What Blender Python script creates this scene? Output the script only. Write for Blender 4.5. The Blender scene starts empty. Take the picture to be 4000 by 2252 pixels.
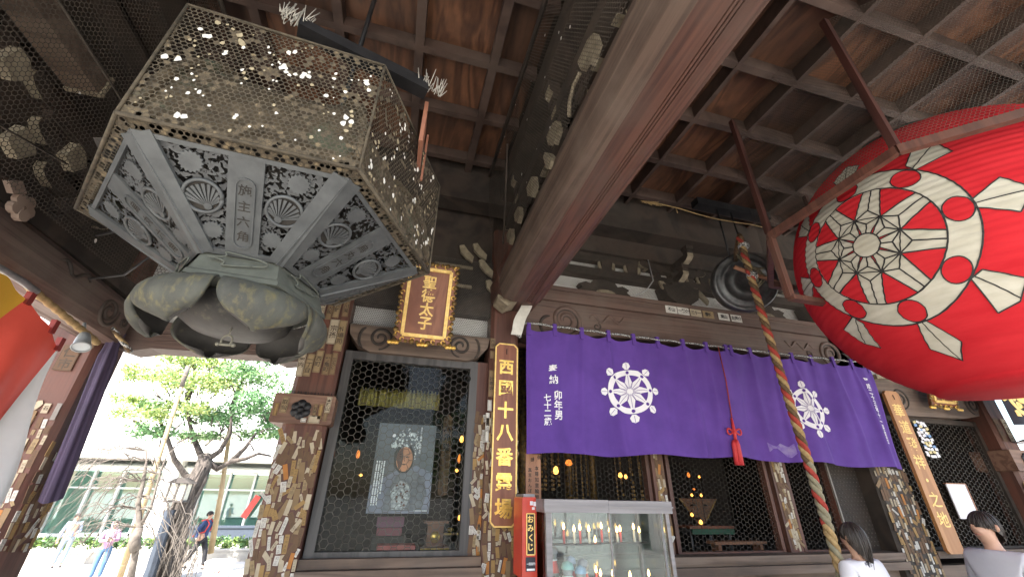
import bpy, bmesh, math, random
from mathutils import Vector, Matrix, Euler
C = bpy.context.scene.collection
SC = bpy.context.scene
R = math.radians
rnd = random.Random(7)

# ------------------------------------------------------------------ camera, sky, sun, exposure
cam_d = bpy.data.cameras.new('camera'); cam = bpy.data.objects.new('camera', cam_d); C.objects.link(cam)
cam_d.sensor_width = 36.0; cam_d.lens = 36.0 * 1575.5 / 4000.0; cam_d.clip_start = 0.05; cam_d.clip_end = 600
PITCH, YAW, ROLL = 0.473491, 0.258030, 0.0167018
f_ = Vector((math.sin(YAW)*math.cos(PITCH), math.cos(YAW)*math.cos(PITCH), math.sin(PITCH)))
r_ = Vector((math.cos(YAW), -math.sin(YAW), 0)); u_ = r_.cross(f_)
r2 = r_*math.cos(ROLL) + u_*math.sin(ROLL); u2 = -r_*math.sin(ROLL) + u_*math.cos(ROLL)
cam.matrix_world = Matrix(((r2.x, u2.x, -f_.x, 0), (r2.y, u2.y, -f_.y, 0), (r2.z, u2.z, -f_.z, 1.6), (0, 0, 0, 1)))
SC.camera = cam
SUN_EL, SUN_AZ = R(50), R(218)          # azimuth measured clockwise from +Y (the way the camera faces)
w = bpy.data.worlds.new('World'); SC.world = w; w.use_nodes = True
nt = w.node_tree; bg = nt.nodes['Background']
sky = nt.nodes.new('ShaderNodeTexSky'); sky.sky_type = 'NISHITA'; sky.sun_disc = False
sky.sun_elevation = SUN_EL; sky.sun_rotation = SUN_AZ; sky.dust_density = 2.5
nt.links.new(sky.outputs[0], bg.inputs[0]); bg.inputs[1].default_value = 0.15
sd = bpy.data.lights.new('sun', 'SUN'); sun = bpy.data.objects.new('sun', sd); C.objects.link(sun)
sd.energy = 5.0; sd.angle = R(0.5); sd.color = (1, .95, .87)
sv = Vector((math.sin(SUN_AZ)*math.cos(SUN_EL), math.cos(SUN_AZ)*math.cos(SUN_EL), math.sin(SUN_EL)))
sun.rotation_euler = (-sv).to_track_quat('-Z', 'Y').to_euler(); sun.location = sv*60
vs = SC.view_settings; vs.view_transform = 'Standard'; vs.look = 'None'; vs.gamma = 1; vs.use_curve_mapping = False
vs.exposure = 2.2
SC.render.engine = 'CYCLES'; SC.cycles.use_denoising = True
SC.cycles.max_bounces = 10; SC.cycles.diffuse_bounces = 6; SC.cycles.transparent_max_bounces = 24
SC.cycles.caustics_reflective = False; SC.cycles.caustics_refractive = False
SC.cycles.sample_clamp_indirect = 6

# ------------------------------------------------------------------ materials
def nodes(name):
    m = bpy.data.materials.new(name); m.use_nodes = True
    t = m.node_tree; return m, t, t.nodes['Principled BSDF']
def N(t, k, **kw):
    n = t.nodes.new(k)
    for a, b in kw.items():
        if isinstance(a, str) and hasattr(n, a): setattr(n, a, b)
    return n
def ramp(t, fac, stops, interp='LINEAR'):
    n = t.nodes.new('ShaderNodeValToRGB'); n.color_ramp.interpolation = interp
    e = n.color_ramp.elements
    while len(e) < len(stops): e.new(.5)
    for x, (p, c) in zip(e, stops): x.position = p; x.color = (c[0], c[1], c[2], 1)
    t.links.new(fac, n.inputs[0]); return n
def mathn(t, op, a, b=None):
    n = t.nodes.new('ShaderNodeMath'); n.operation = op
    for i, x in enumerate((a, b)):
        if x is None: continue
        if isinstance(x, (int, float)): n.inputs[i].default_value = x
        else: t.links.new(x, n.inputs[i])
    return n.outputs[0]
def coords(t, scale, island=False):
    tc = t.nodes.new('ShaderNodeTexCoord'); mp = t.nodes.new('ShaderNodeMapping')
    src = tc.outputs['Object']
    if island:
        g = t.nodes.new('ShaderNodeNewGeometry')
        v = t.nodes.new('ShaderNodeVectorMath'); v.operation = 'SCALE'; v.inputs[0].default_value = (37, 53, 71)
        t.links.new(g.outputs['Random Per Island'], v.inputs['Scale'])
        a = t.nodes.new('ShaderNodeVectorMath'); a.operation = 'ADD'
        t.links.new(src, a.inputs[0]); t.links.new(v.outputs[0], a.inputs[1]); src = a.outputs[0]
    t.links.new(src, mp.inputs[0]); mp.inputs['Scale'].default_value = scale
    return mp.outputs[0]
def noise(t, vec, scale, detail=4, rough=.55, dist=0.0):
    n = t.nodes.new('ShaderNodeTexNoise'); n.inputs['Scale'].default_value = scale
    n.inputs['Detail'].default_value = detail; n.inputs['Roughness'].default_value = rough
    n.inputs['Distortion'].default_value = dist
    if vec is not None: t.links.new(vec, n.inputs['Vector'])
    return n.outputs['Fac']
def mixc(t, fac, a, b, mode='MIX'):
    n = t.nodes.new('ShaderNodeMix'); n.data_type = 'RGBA'; n.blend_type = mode
    if isinstance(fac, (int, float)): n.inputs[0].default_value = fac
    else: t.links.new(fac, n.inputs[0])
    for i, x in ((6, a), (7, b)):
        if isinstance(x, (tuple, list)): n.inputs[i].default_value = (x[0], x[1], x[2], 1)
        else: t.links.new(x, n.inputs[i])
    return n.outputs[2]
def bumpn(t, b, h, strength, dist=.01):
    n = t.nodes.new('ShaderNodeBump'); n.inputs['Strength'].default_value = strength; n.inputs['Distance'].default_value = dist
    t.links.new(h, n.inputs['Height']); t.links.new(n.outputs[0], b.inputs['Normal'])
def wood(name, dark, light, scale=(1, 1, 1), rings=9, rough=.6, bump=.25, island=False, dirt=None, dirt_amt=.5, ring_w=.6):
    m, t, b = nodes(name)
    v = coords(t, scale, island)
    n1 = noise(t, v, 1.0, 3, .5, .7)
    s = mathn(t, 'SINE', mathn(t, 'MULTIPLY', n1, rings*6.28))
    s = mathn(t, 'ADD', mathn(t, 'MULTIPLY', s, .5), .5)
    n2 = noise(t, v, 9.0, 8, .65)
    fac = mathn(t, 'ADD', mathn(t, 'MULTIPLY', s, ring_w), mathn(t, 'MULTIPLY', n2, 1.0-ring_w))
    col = ramp(t, fac, [(.15, dark), (.85, light)]).outputs[0]
    n3 = noise(t, coords(t, (1, 1, 1), island), 2.3, 5, .6)
    if dirt:
        k = ramp(t, n3, [(.42, (0, 0, 0)), (.68, (1, 1, 1))]).outputs[0]
        col = mixc(t, mathn(t, 'MULTIPLY', k, dirt_amt), col, dirt)
    if island:
        g = t.nodes.new('ShaderNodeNewGeometry')
        k = ramp(t, g.outputs['Random Per Island'], [(0, (.45, .46, .50)), (1, (1.4, 1.25, 1.1))]).outputs[0]
        col = mixc(t, 1.0, col, k, 'MULTIPLY')
    t.links.new(col, b.inputs['Base Color']); b.inputs['Roughness'].default_value = rough
    bumpn(t, b, fac, bump, .004)
    return m
def plain(name, c1, c2=None, scale=8, rough=.6, metal=0.0, bump=0.0, lo=.35, hi=.65, detail=5, emit=0.0, spec=None, stretch=(1, 1, 1), c3=None, scale3=3, lo3=.55, hi3=.65, rough_var=0):
    m, t, b = nodes(name)
    b.inputs['Roughness'].default_value = rough; b.inputs['Metallic'].default_value = metal
    if spec is not None: b.inputs['Specular IOR Level'].default_value = spec
    if c2 is None: c2 = tuple(x*.85 for x in c1)
    v = coords(t, stretch)
    n = noise(t, v, scale, detail, .6)
    col = ramp(t, n, [(lo, c1), (hi, c2)]).outputs[0]
    if c3:
        k = ramp(t, noise(t, v, scale3, 6, .65), [(lo3, (0, 0, 0)), (hi3, (1, 1, 1))]).outputs[0]
        col = mixc(t, k, col, c3)
    t.links.new(col, b.inputs['Base Color'])
    if bump: bumpn(t, b, n, bump)
    if emit:
        t.links.new(col, b.inputs['Emission Color']); b.inputs['Emission Strength'].default_value = emit
    return m
def glass(name, tint=(1, 1, 1), base=.06, rough=.02):
    m = bpy.data.materials.new(name); m.use_nodes = True; t = m.node_tree; t.nodes.clear()
    o = t.nodes.new('ShaderNodeOutputMaterial'); mx = t.nodes.new('ShaderNodeMixShader')
    tr = t.nodes.new('ShaderNodeBsdfTransparent'); tr.inputs[0].default_value = (*tint, 1)
    gl = t.nodes.new('ShaderNodeBsdfGlossy'); gl.inputs['Roughness'].default_value = rough
    lw = t.nodes.new('ShaderNodeLayerWeight'); lw.inputs[0].default_value = .12
    k = mathn(t, 'ADD', mathn(t, 'MULTIPLY', lw.outputs['Fresnel'], .9), base)
    t.links.new(k, mx.inputs[0]); t.links.new(tr.outputs[0], mx.inputs[1]); t.links.new(gl.outputs[0], mx.inputs[2])
    t.links.new(mx.outputs[0], o.inputs[0]); return m
def cutout(name, c1, c2, scale, thr, rough=.5, metal=.3, dist=.6):
    # cast openwork: the blobs of the noise are real holes one sees through
    m, t, b = nodes(name)
    v = coords(t, (1, 1, 1))
    n = noise(t, v, scale, 1.5, .5, dist)
    col = ramp(t, noise(t, v, 9, 6), [(.35, c1), (.65, c2)]).outputs[0]
    t.links.new(col, b.inputs['Base Color']); b.inputs['Roughness'].default_value = rough; b.inputs['Metallic'].default_value = metal
    a = ramp(t, n, [(thr, (1, 1, 1)), (thr+.025, (0, 0, 0))]).outputs[0]
    t.links.new(a, b.inputs['Alpha'])
    bumpn(t, b, n, .5, .01); return m

W_BEAM = wood('wood_beam_along_y', (.038, .016, .012), (.125, .055, .038), (12, .3, 12), 4, .62, .5, dirt=(.085, .056, .044), dirt_amt=.7, ring_w=.4)
W_BEAMG = wood('wood_beam_dusty', (.040, .024, .018), (.115, .075, .055), (12, .3, 12), 4, .7, .5, dirt=(.125, .092, .072), dirt_amt=.65, ring_w=.4)
W_RED = wood('wood_lintel_along_x', (.060, .034, .027), (.145, .090, .070), (.35, 11, 11), 4, .65, .4, dirt=(.13, .10, .082), dirt_amt=.7, ring_w=.35)
W_COL = wood('wood_column', (.06, .022, .016), (.15, .058, .038), (9, 9, .5), 3, .6, .25, dirt=(.10, .06, .045), ring_w=.4)
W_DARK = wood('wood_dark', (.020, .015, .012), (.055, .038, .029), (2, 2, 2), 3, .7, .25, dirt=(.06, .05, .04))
W_PANEL = wood('wood_ceiling_board', (.036, .016, .010), (.155, .078, .044), (3.4, .75, 3), 6, .55, .25, island=True, dirt=(.05, .03, .024), dirt_amt=.6, ring_w=.42)
W_BATTEN = wood('wood_batten', (.038, .021, .016), (.085, .053, .041), (2, 2, 2), 3, .65, .2, dirt=(.10, .075, .062))
W_GREY = wood('wood_weathered', (.075, .052, .040), (.175, .130, .10), (.5, 9, 9), 3, .7, .3, dirt=(.20, .13, .09))
W_SIGN = wood('wood_signboard', (.17, .055, .028), (.27, .10, .05), (6, 6, .5), 3, .45, .12)
W_SIGN2 = wood('wood_signboard_pale', (.33, .145, .05), (.46, .22, .085), (6, 6, .5), 3, .5, .12)
W_NOTICE = wood('wood_notice', (.30, .14, .08), (.40, .20, .11), (6, 6, .6), 3, .6, .1)
GOLD = plain('gold_leaf', (.95, .62, .17), (.72, .42, .09), 30, .32, .75)
GOLDP = plain('gold_paint', (.92, .66, .24), (.75, .48, .14), 30, .5, .25)
GOLDW = plain('weathered_gilding', (.27, .165, .045), (.07, .042, .018), 22, .5, .5)
PLASTER = plain('old_plaster', (.74, .74, .72), (.60, .59, .56), 5, .9, 0, .1)
PALE = plain('painted_bracket_end', (.34, .29, .205), (.20, .165, .115), 14, .9, 0, .1)
BRONZE = plain('bronze_grey', (.10, .108, .11), (.065, .07, .073), 14, .55, .35, .25)
BRONZE_L = plain('bronze_grey_light', (.105, .112, .115), (.070, .075, .078), 10, .6, .2, .2)
BRONZE_CUT = cutout('bronze_openwork', (.098, .104, .107), (.066, .070, .073), 52, .50)
BRONZE_D = plain('bronze_blackened', (.022, .020, .018), (.04, .035, .03), 12, .8, .1)
BRONZE_M = plain('bronze_mossy', (.095, .098, .082), (.055, .056, .050), 9, .8, .1, .4, stretch=(1, 1, .45), c3=(.17, .15, .075), scale3=26, lo3=.50, hi3=.72)
BRONZE_B = plain('bronze_green_grey', (.115, .125, .105), (.075, .082, .070), 11, .75, .1, .3)
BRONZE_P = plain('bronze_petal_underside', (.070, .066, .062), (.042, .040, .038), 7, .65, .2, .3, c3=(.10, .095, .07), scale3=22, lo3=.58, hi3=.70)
ROOFB = plain('bronze_roof_dirt', (.075, .056, .036), (.14, .11, .07), 16, .9, .0, .4, c3=(.11, .12, .08), scale3=5)
NETD = plain('net_wire_dirty', (.105, .085, .058), (.048, .040, .028), 25, .85, .1)
NETG = plain('net_wire_grey', (.13, .12, .105), (.08, .07, .06), 12, .7, .3)
NETR = plain('net_wire_old', (.055, .046, .038), (.095, .078, .062), 12, .75, .2)
DEBRIS = plain('dried_debris', (.135, .105, .066), (.05, .04, .028), 60, .95, 0, .4, c3=(.22, .17, .10), scale3=30)
DROP = plain('bird_dropping', (.85, .84, .80), (.66, .64, .58), 60, .8)
RED = plain('red_lantern_paper', (.56, .027, .036), (.46, .017, .025), 2.2, .9, 0, .12, spec=.12, detail=9, stretch=(1, 1, 5))
WHITEP = plain('white_lantern_paper', (.55, .53, .45), (.44, .42, .34), 4, .9, spec=.1, stretch=(1, 1, 4))
INK = plain('black_ink', (.012, .012, .012), (.02, .02, .02), 8, .7)
DIRTY_RED = plain('faded_red_paper', (.40, .05, .05), (.48, .05, .05), 5, .7)
CLOTH_P = plain('purple_cloth', (.105, .043, .28), (.08, .031, .225), 3, .85, 0, .03)
CLOTH_D = plain('dark_purple_cloth', (.060, .042, .085), (.045, .033, .062), 3, .85)
WHITE = plain('white_print', (.82, .80, .82), (.76, .74, .78), 6, .8)
WHITEC = plain('white_cloth', (.80, .80, .80), (.72, .72, .72), 4, .8)
BLACKM = plain('black_metal', (.015, .015, .017), (.03, .03, .032), 8, .45, .4)
IRONG = plain('gong_bronze', (.07, .075, .078), (.13, .13, .13), 14, .4, .7, .15)
REDP = plain('red_lacquer', (.55, .045, .02), (.46, .03, .015), 5, .35)
STEEL = plain('brushed_steel', (.25, .235, .24), (.18, .17, .175), 5, .5, .4, stretch=(.3, 8, 8))
GLASS = glass('window_glass', (.93, .97, .96), .004)
GLASS_C = glass('case_glass', (.90, .94, .94), .028, .03)
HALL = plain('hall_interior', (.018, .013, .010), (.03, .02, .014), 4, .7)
LAMP = plain('lamp_glow', (1.0, .36, .05), (1.0, .46, .10), 5, .5, emit=.9)
LAMP2 = plain('lamp_glow_dim', (1.0, .30, .05), (.8, .2, .03), 9, .5, emit=.3)
FLAME = plain('candle_flame', (1.0, .58, .18), (1.0, .52, .14), 5, .5, emit=4.5)
ROPE_T = plain('rope_tan', (.36, .25, .115), (.24, .16, .07), 40, .9, 0, .5)
ROPE_R = plain('rope_red', (.34, .045, .03), (.24, .03, .022), 30, .9, 0, .4)
ROPE_B = plain('rope_brown', (.13, .082, .040), (.075, .045, .022), 40, .9, 0, .4)
ROPE_G = plain('rope_green', (.25, .22, .14), (.17, .16, .11), 30, .9, 0, .4)
ROPE_W = plain('rope_white_black', (.6, .6, .58), (.03, .03, .03), 130, .8, lo=.46, hi=.5)

# ------------------------------------------------------------------ mesh builder
GLY = {}
def glyph(ch, bold):
    k = (ch, bold)
    if k not in GLY:
        cu = bpy.data.curves.new('glyph', 'FONT'); cu.body = ch; cu.size = 1; cu.offset = bold; cu.resolution_u = 2
        o = bpy.data.objects.new('glyph', cu); C.objects.link(o)
        dg = bpy.context.evaluated_depsgraph_get(); me = bpy.data.meshes.new_from_object(o.evaluated_get(dg))
        vs_ = [(v.co.x, v.co.y) for v in me.vertices]; fs = [tuple(p.vertices) for p in me.polygons]
        bpy.data.objects.remove(o); bpy.data.meshes.remove(me); bpy.data.curves.remove(cu)
        if vs_:
            x0 = min(p[0] for p in vs_); x1 = max(p[0] for p in vs_); y0 = min(p[1] for p in vs_); y1 = max(p[1] for p in vs_)
            cx, cy = (x0+x1)/2, (y0+y1)/2
            vs_ = [(x-cx, y-cy) for x, y in vs_]
        GLY[k] = (vs_, fs)
    return GLY[k]
class MB:
    def __init__(s): s.v = []; s.f = []; s.m = []; s.s = []
    def add(s, vs_, fs, mi=0, sm=False):
        b = len(s.v); s.v += [tuple(v) for v in vs_]
        for f in fs: s.f.append(tuple(i+b for i in f)); s.m.append(mi); s.s.append(sm)
    def box(s, c, d, mi=0, M=None, bev=0):
        x, y, z = d[0]/2, d[1]/2, d[2]/2
        if bev:
            return s.prism([(-x+bev, -z), (x-bev, -z), (x, -z+bev), (x, z-bev), (x-bev, z), (-x+bev, z), (-x, z-bev), (-x, -z+bev)],
                           Vector(c)+Vector((0, y, 0)), Vector((1, 0, 0)), Vector((0, 0, 1)), d[1], mi)
        vs_ = [Vector((sx*x, sy*y, sz*z)) for sz in (-1, 1) for sy in (-1, 1) for sx in (-1, 1)]
        if M is not None: vs_ = [M @ v for v in vs_]
        s.add([v+Vector(c) for v in vs_], [(0, 2, 3, 1), (4, 5, 7, 6), (0, 1, 5, 4), (2, 6, 7, 3), (0, 4, 6, 2), (1, 3, 7, 5)], mi)
    def bb(s, a, b, mi=0): s.box([(p+q)/2 for p, q in zip(a, b)], [abs(q-p) for p, q in zip(a, b)], mi)
    def bar(s, p, q, w_, h, mi=0):
        p, q = Vector(p), Vector(q); d = (q-p); L = d.length; d.normalize()
        up = Vector((0, 0, 1)) if abs(d.z) < .95 else Vector((0, 1, 0))
        a = d.cross(up).normalized(); n = a.cross(d)
        s.box((p+q)/2, (w_, L, h), mi, Matrix((a, d, n)).transposed())
    def tube(s, pts, r, n=8, mi=0, cap=True, sm=True):
        pts = [Vector(p) for p in pts]; rs = r if isinstance(r, (list, tuple)) else [r]*len(pts)
        vs_ = []; fs = []; a = None
        for i, p in enumerate(pts):
            d = (pts[min(i+1, len(pts)-1)]-pts[max(i-1, 0)]).normalized()
            if a is None: a = d.orthogonal().normalized()
            a = (a-d*a.dot(d)).normalized(); b = d.cross(a)
            for k in range(n):
                t = 2*math.pi*k/n; vs_.append(p+(a*math.cos(t)+b*math.sin(t))*rs[i])
        for i in range(len(pts)-1):
            for k in range(n): fs.append((i*n+k, i*n+(k+1) % n, (i+1)*n+(k+1) % n, (i+1)*n+k))
        if cap: fs.append(tuple(range(n-1, -1, -1))); fs.append(tuple((len(pts)-1)*n+k for k in range(n)))
        s.add(vs_, fs, mi, sm)
    def lathe(s, prof, c, n=24, mi=0, axis=Vector((0, 0, 1)), sm=True):
        axis = Vector(axis).normalized(); a = axis.orthogonal().normalized(); b = axis.cross(a); c = Vector(c)
        vs_ = []; fs = []
        for r, z in prof:
            for k in range(n):
                t = 2*math.pi*k/n; vs_.append(c+axis*z+(a*math.cos(t)+b*math.sin(t))*r)
        for i in range(len(prof)-1):
            for k in range(n): fs.append((i*n+k, i*n+(k+1) % n, (i+1)*n+(k+1) % n, (i+1)*n+k))
        s.add(vs_, fs, mi, sm)
    def ball(s, c, r, n=12, mi=0, sc=(1, 1, 1)):
        vs_ = []; fs = []; h = n//2
        for i in range(h+1):
            p = math.pi*i/h
            for k in range(n):
                t = 2*math.pi*k/n
                vs_.append((c[0]+r*sc[0]*math.sin(p)*math.cos(t), c[1]+r*sc[1]*math.sin(p)*math.sin(t), c[2]+r*sc[2]*math.cos(p)))
        for i in range(h):
            for k in range(n): fs.append((i*n+k, (i+1)*n+k, (i+1)*n+(k+1) % n, i*n+(k+1) % n))
        s.add(vs_, fs, mi, True)
    def prism(s, poly, O, U, V, d, mi=0, mi_front=None):
        O, U, V = Vector(O), Vector(U), Vector(V); Nn = U.cross(V).normalized(); n = len(poly)
        a = [O+U*x+V*y for x, y in poly]; b = [p+Nn*d for p in a]
        area = sum(poly[i][0]*poly[(i+1) % n][1]-poly[(i+1) % n][0]*poly[i][1] for i in range(n))
        fr = tuple(range(n, 2*n)); bk = tuple(range(n-1, -1, -1)); sd_ = [(i, (i+1) % n, n+(i+1) % n, n+i) for i in range(n)]
        if area < 0: fr = fr[::-1]; bk = bk[::-1]; sd_ = [q[::-1] for q in sd_]
        s.add(a+b, [bk]+sd_, mi); s.f.append(tuple(i+len(s.v)-2*n for i in fr)); s.m.append(mi if mi_front is None else mi_front); s.s.append(False)
    def grid(s, fn, nu, nv, mi=0, sm=True, flip=False):
        vs_ = [fn(i/nu, j/nv) for j in range(nv+1) for i in range(nu+1)]
        fs = [(j*(nu+1)+i, j*(nu+1)+i+1, (j+1)*(nu+1)+i+1, (j+1)*(nu+1)+i) for j in range(nv) for i in range(nu)]
        if flip: fs = [f[::-1] for f in fs]
        s.add(vs_, fs, mi, sm)
    def text(s, txt, O, U, V, size, mi=0, bold=.015, step=1.06, vertical=True, fn=None, sx=1.0):
        O, U, V = Vector(O), Vector(U), Vector(V)
        for i, ch in enumerate(txt):
            if ch == ' ': continue
            vs_, fs = glyph(ch, bold)
            dx, dy = (0, -i*step*size) if vertical else (i*step*size, 0)
            if fn: s.add([fn(O.x+dx+x*size*sx, O.y+dy+y*size) for x, y in vs_], fs, mi)
            else: s.add([O+U*(dx+x*size*sx)+V*(dy+y*size) for x, y in vs_], fs, mi)
    def obj(s, name, mats, parent=None, kind=None, loc=None):
        me = bpy.data.meshes.new(name); me.from_pydata(s.v, [], s.f)
        for m in (mats if isinstance(mats, (list, tuple)) else [mats]): me.materials.append(m)
        me.polygons.foreach_set('material_index', s.m); me.polygons.foreach_set('use_smooth', s.s); me.update()
        o = bpy.data.objects.new(name, me); C.objects.link(o)
        if parent: adopt(o, parent)
        if kind: o['kind'] = kind
        return o
def world_of(o):
    m = o.matrix_basis.copy()
    return (world_of(o.parent) @ o.matrix_parent_inverse @ m) if o.parent else m
def adopt(o, p): o.parent = p; o.matrix_parent_inverse = world_of(p).inverted()
def thing(name, label, cat, loc=(0, 0, 0), group=None):
    o = bpy.data.objects.new(name, None); o.empty_display_size = .1; o.location = loc; C.objects.link(o)
    return tag(o, label, cat, group)
def tag(o, label, cat, group=None):
    o['label'] = label; o['category'] = cat
    if group: o['group'] = group
    return o
def hexnet(mb, P, W, H, cell, wire, mi=0, fill=None, mif=1, keep=None, jit=0.0):
    a = cell/math.sqrt(3); rowh = 1.5*a
    nx = int(W/cell)+2; ny = int(H/rowh)+2
    def vtx(x, y): return (min(max(x, 0), W), min(max(y, 0), H))
    for j in range(ny):
        for i in range(nx):
            cx = (i+(.5 if j % 2 else 0))*cell; cy = j*rowh
            if cx-cell > W or cy-a > H: continue
            if keep and not keep(cx, cy): continue
            c = [(cx+a*math.cos(R(60*k+30)), cy+a*math.sin(R(60*k+30))) for k in range(6)]
            for k in (0, 1, 2):
                p, q = vtx(*c[k]), vtx(*c[k+1])
                dx, dy = q[0]-p[0], q[1]-p[1]; L = math.hypot(dx, dy)
                if L < 1e-6: continue
                ox, oy = -dy/L*wire/2, dx/L*wire/2
                mb.add([P(p[0]+ox, p[1]+oy), P(q[0]+ox, q[1]+oy), P(q[0]-ox, q[1]-oy), P(p[0]-ox, p[1]-oy)], [(3, 2, 1, 0)], mi)
            if fill and fill(cx, cy):
                cc = [vtx(cx+(x-cx)*.95, cy+(y-cy)*.95) for x, y in c]
                mb.add([P(*q) for q in cc], [(5, 4, 3, 2, 1, 0)], mif)
X_, Y_, Z_ = Vector((1, 0, 0)), Vector((0, 1, 0)), Vector((0, 0, 1))
def circ(cx, cy, r, n=24, a0=0, a1=360): return [(cx+r*math.cos(R(a0+(a1-a0)*k/n)), cy+r*math.sin(R(a0+(a1-a0)*k/n))) for k in range(n if a1-a0 == 360 else n+1)]
def line2(p, q, wd):
    dx, dy = q[0]-p[0], q[1]-p[1]; L = math.hypot(dx, dy) or 1; ox, oy = -dy/L*wd/2, dx/L*wd/2
    return [(p[0]+ox, p[1]+oy), (p[0]-ox, p[1]-oy), (q[0]-ox, q[1]-oy), (q[0]+ox, q[1]+oy)]
def ring2(cx, cy, r0, r1, n=48):
    out = []
    for k in range(n):
        a, b = 2*math.pi*k/n, 2*math.pi*(k+1)/n
        out.append([(cx+r0*math.cos(a), cy+r0*math.sin(a)), (cx+r1*math.cos(a), cy+r1*math.sin(a)), (cx+r1*math.cos(b), cy+r1*math.sin(b)), (cx+r0*math.cos(b), cy+r0*math.sin(b))])
    return out
def conform(mb, polys, fn, mi, ds, dt):
    # cut flat shapes into a fine grid and lay them on a curved surface: fn(s,t) -> point
    for poly in polys:
        bm = bmesh.new(); bm.faces.new([bm.verts.new((x, y, 0)) for x, y in poly])
        bmesh.ops.recalc_face_normals(bm, faces=bm.faces[:])
        for ax, st in ((0, ds), (1, dt)):
            lo = min(p[ax] for p in poly); hi = max(p[ax] for p in poly); k = math.floor(lo/st)+1
            while k*st < hi:
                co = [0, 0, 0]; co[ax] = k*st; no = [0, 0, 0]; no[ax] = 1
                bmesh.ops.bisect_plane(bm, geom=bm.verts[:]+bm.edges[:]+bm.faces[:], plane_co=co, plane_no=no); k += 1
        bm.verts.index_update()
        mb.add([fn(v.co.x, v.co.y) for v in bm.verts], [tuple(v.index for v in f.verts) if f.normal.z > 0 else tuple(v.index for v in f.verts)[::-1] for f in bm.faces], mi, True)
        bm.free()
def spiral(cx, cy, r0, r1, turns, a0, n=40, cw=1):
    return [(cx+(r0+(r1-r0)*k/n)*math.cos(R(a0)+cw*turns*2*math.pi*k/n), cy+(r0+(r1-r0)*k/n)*math.sin(R(a0)+cw*turns*2*math.pi*k/n)) for k in range(n+1)]
def relief(mb, pts, O, U, V, r, mi=0):
    O, U, V = Vector(O), Vector(U), Vector(V); mb.tube([O+U*x+V*y for x, y in pts], [r*(.4+.6*min(1, 6*min(k, len(pts)-1-k)/len(pts)+.15)) for k in range(len(pts))], 6, mi)
# ------------------------------------------------------------------ ground and floor
PAVE = plain('pale_paving', (.50, .48, .44), (.42, .40, .36), 3, .9, 0, .1)
mb = MB(); mb.add([(-300, -300, -.9), (300, -300, -.9), (300, 300, -.9), (-300, 300, -.9)], [(0, 1, 2, 3)])
mb.obj('ground', PAVE, kind='structure')
STONE = plain('porch_stone', (.32, .30, .27), (.24, .22, .20), 4, .85, 0, .15)
mb = MB(); mb.bb((-2.9, -1.2, -.896), (9.2, 3.98, 0.0)); mb.bb((-2.9, -1.7, -.896), (9.2, -1.203, -.3)); mb.bb((-2.4, -2.2, -.896), (8.6, -1.703, -.6))
mb.obj('porch_floor', STONE, kind='structure')

# ------------------------------------------------------------------ temple hall
temple = thing('temple_hall', 'dark timber temple front with sticker-covered columns under a coffered porch ceiling', 'temple', (1, 4, 0))
STK = [plain('slip_%s' % n, c, tuple(x*.8 for x in c), 12, .75) for n, c in (
    ('tan', (.235, .155, .08)), ('straw', (.31, .225, .12)), ('pale', (.46, .39, .28)), ('white', (.62, .60, .55)), ('brown', (.14, .08, .043)),
    ('ochre', (.33, .205, .075)), ('grey', (.24, .22, .20)), ('rose', (.40, .29, .25)), ('orange', (.42, .17, .04)))]
SLIPINK = plain('faded_ink', (.05, .035, .025), (.09, .065, .045), 20, .8)
KAN = '山中村本竹内西町小川丁目一三五十八大上田高木石井金松岡林島北南東寺門千代和正吉'
def slip_mesh(w_, h, txt, mi, name='votive_slip', border=False, bold=-.012):
    m = MB(); m.bb((-w_/2, 0, -h/2), (w_/2, .003, h/2), 0)
    if txt:
        sz = min(w_*.8, h*.92/len(txt)/1.04)
        m.text(txt, (0, -.0008, (len(txt)-1)*sz*.52), X_, Z_, sz, 1, bold, 1.04)
    if border:
        t = .0025
        for a, b in (((-w_/2+.003, h/2-.006), (w_/2-.003, h/2-.006)), ((-w_/2+.003, -h/2+.006), (w_/2-.003, -h/2+.006)), ((-w_/2+.005, -h/2+.006), (-w_/2+.005, h/2-.006)), ((w_/2-.005, -h/2+.006), (w_/2-.005, h/2-.006))):
            m.prism(line2(a, b, t), (0, -.0004, 0), X_, Z_, .0003, 1)
    return m, [STK[mi], SLIPINK]
SV = []
for i in range(22):
    w_ = rnd.choice((.016, .02, .024, .027, .032)); h = w_*rnd.choice((1.8, 2.6, 3.0, 3.4, 3.9, 4.5))
    mi = rnd.choice((0, 0, 1, 2, 2, 2, 3, 3, 3, 4, 4, 4, 4, 6, 7, 5)) if i != 21 else 8
    t = ''.join(rnd.choice(KAN) for _ in range(rnd.choice((2, 3, 3, 4)))) if i % 3 else ''
    m, mats = slip_mesh(w_, h, t, mi)
    o = m.obj('votive_slip', mats); me = o.data; bpy.data.objects.remove(o); SV.append((w_*h, me, w_, h))
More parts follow.
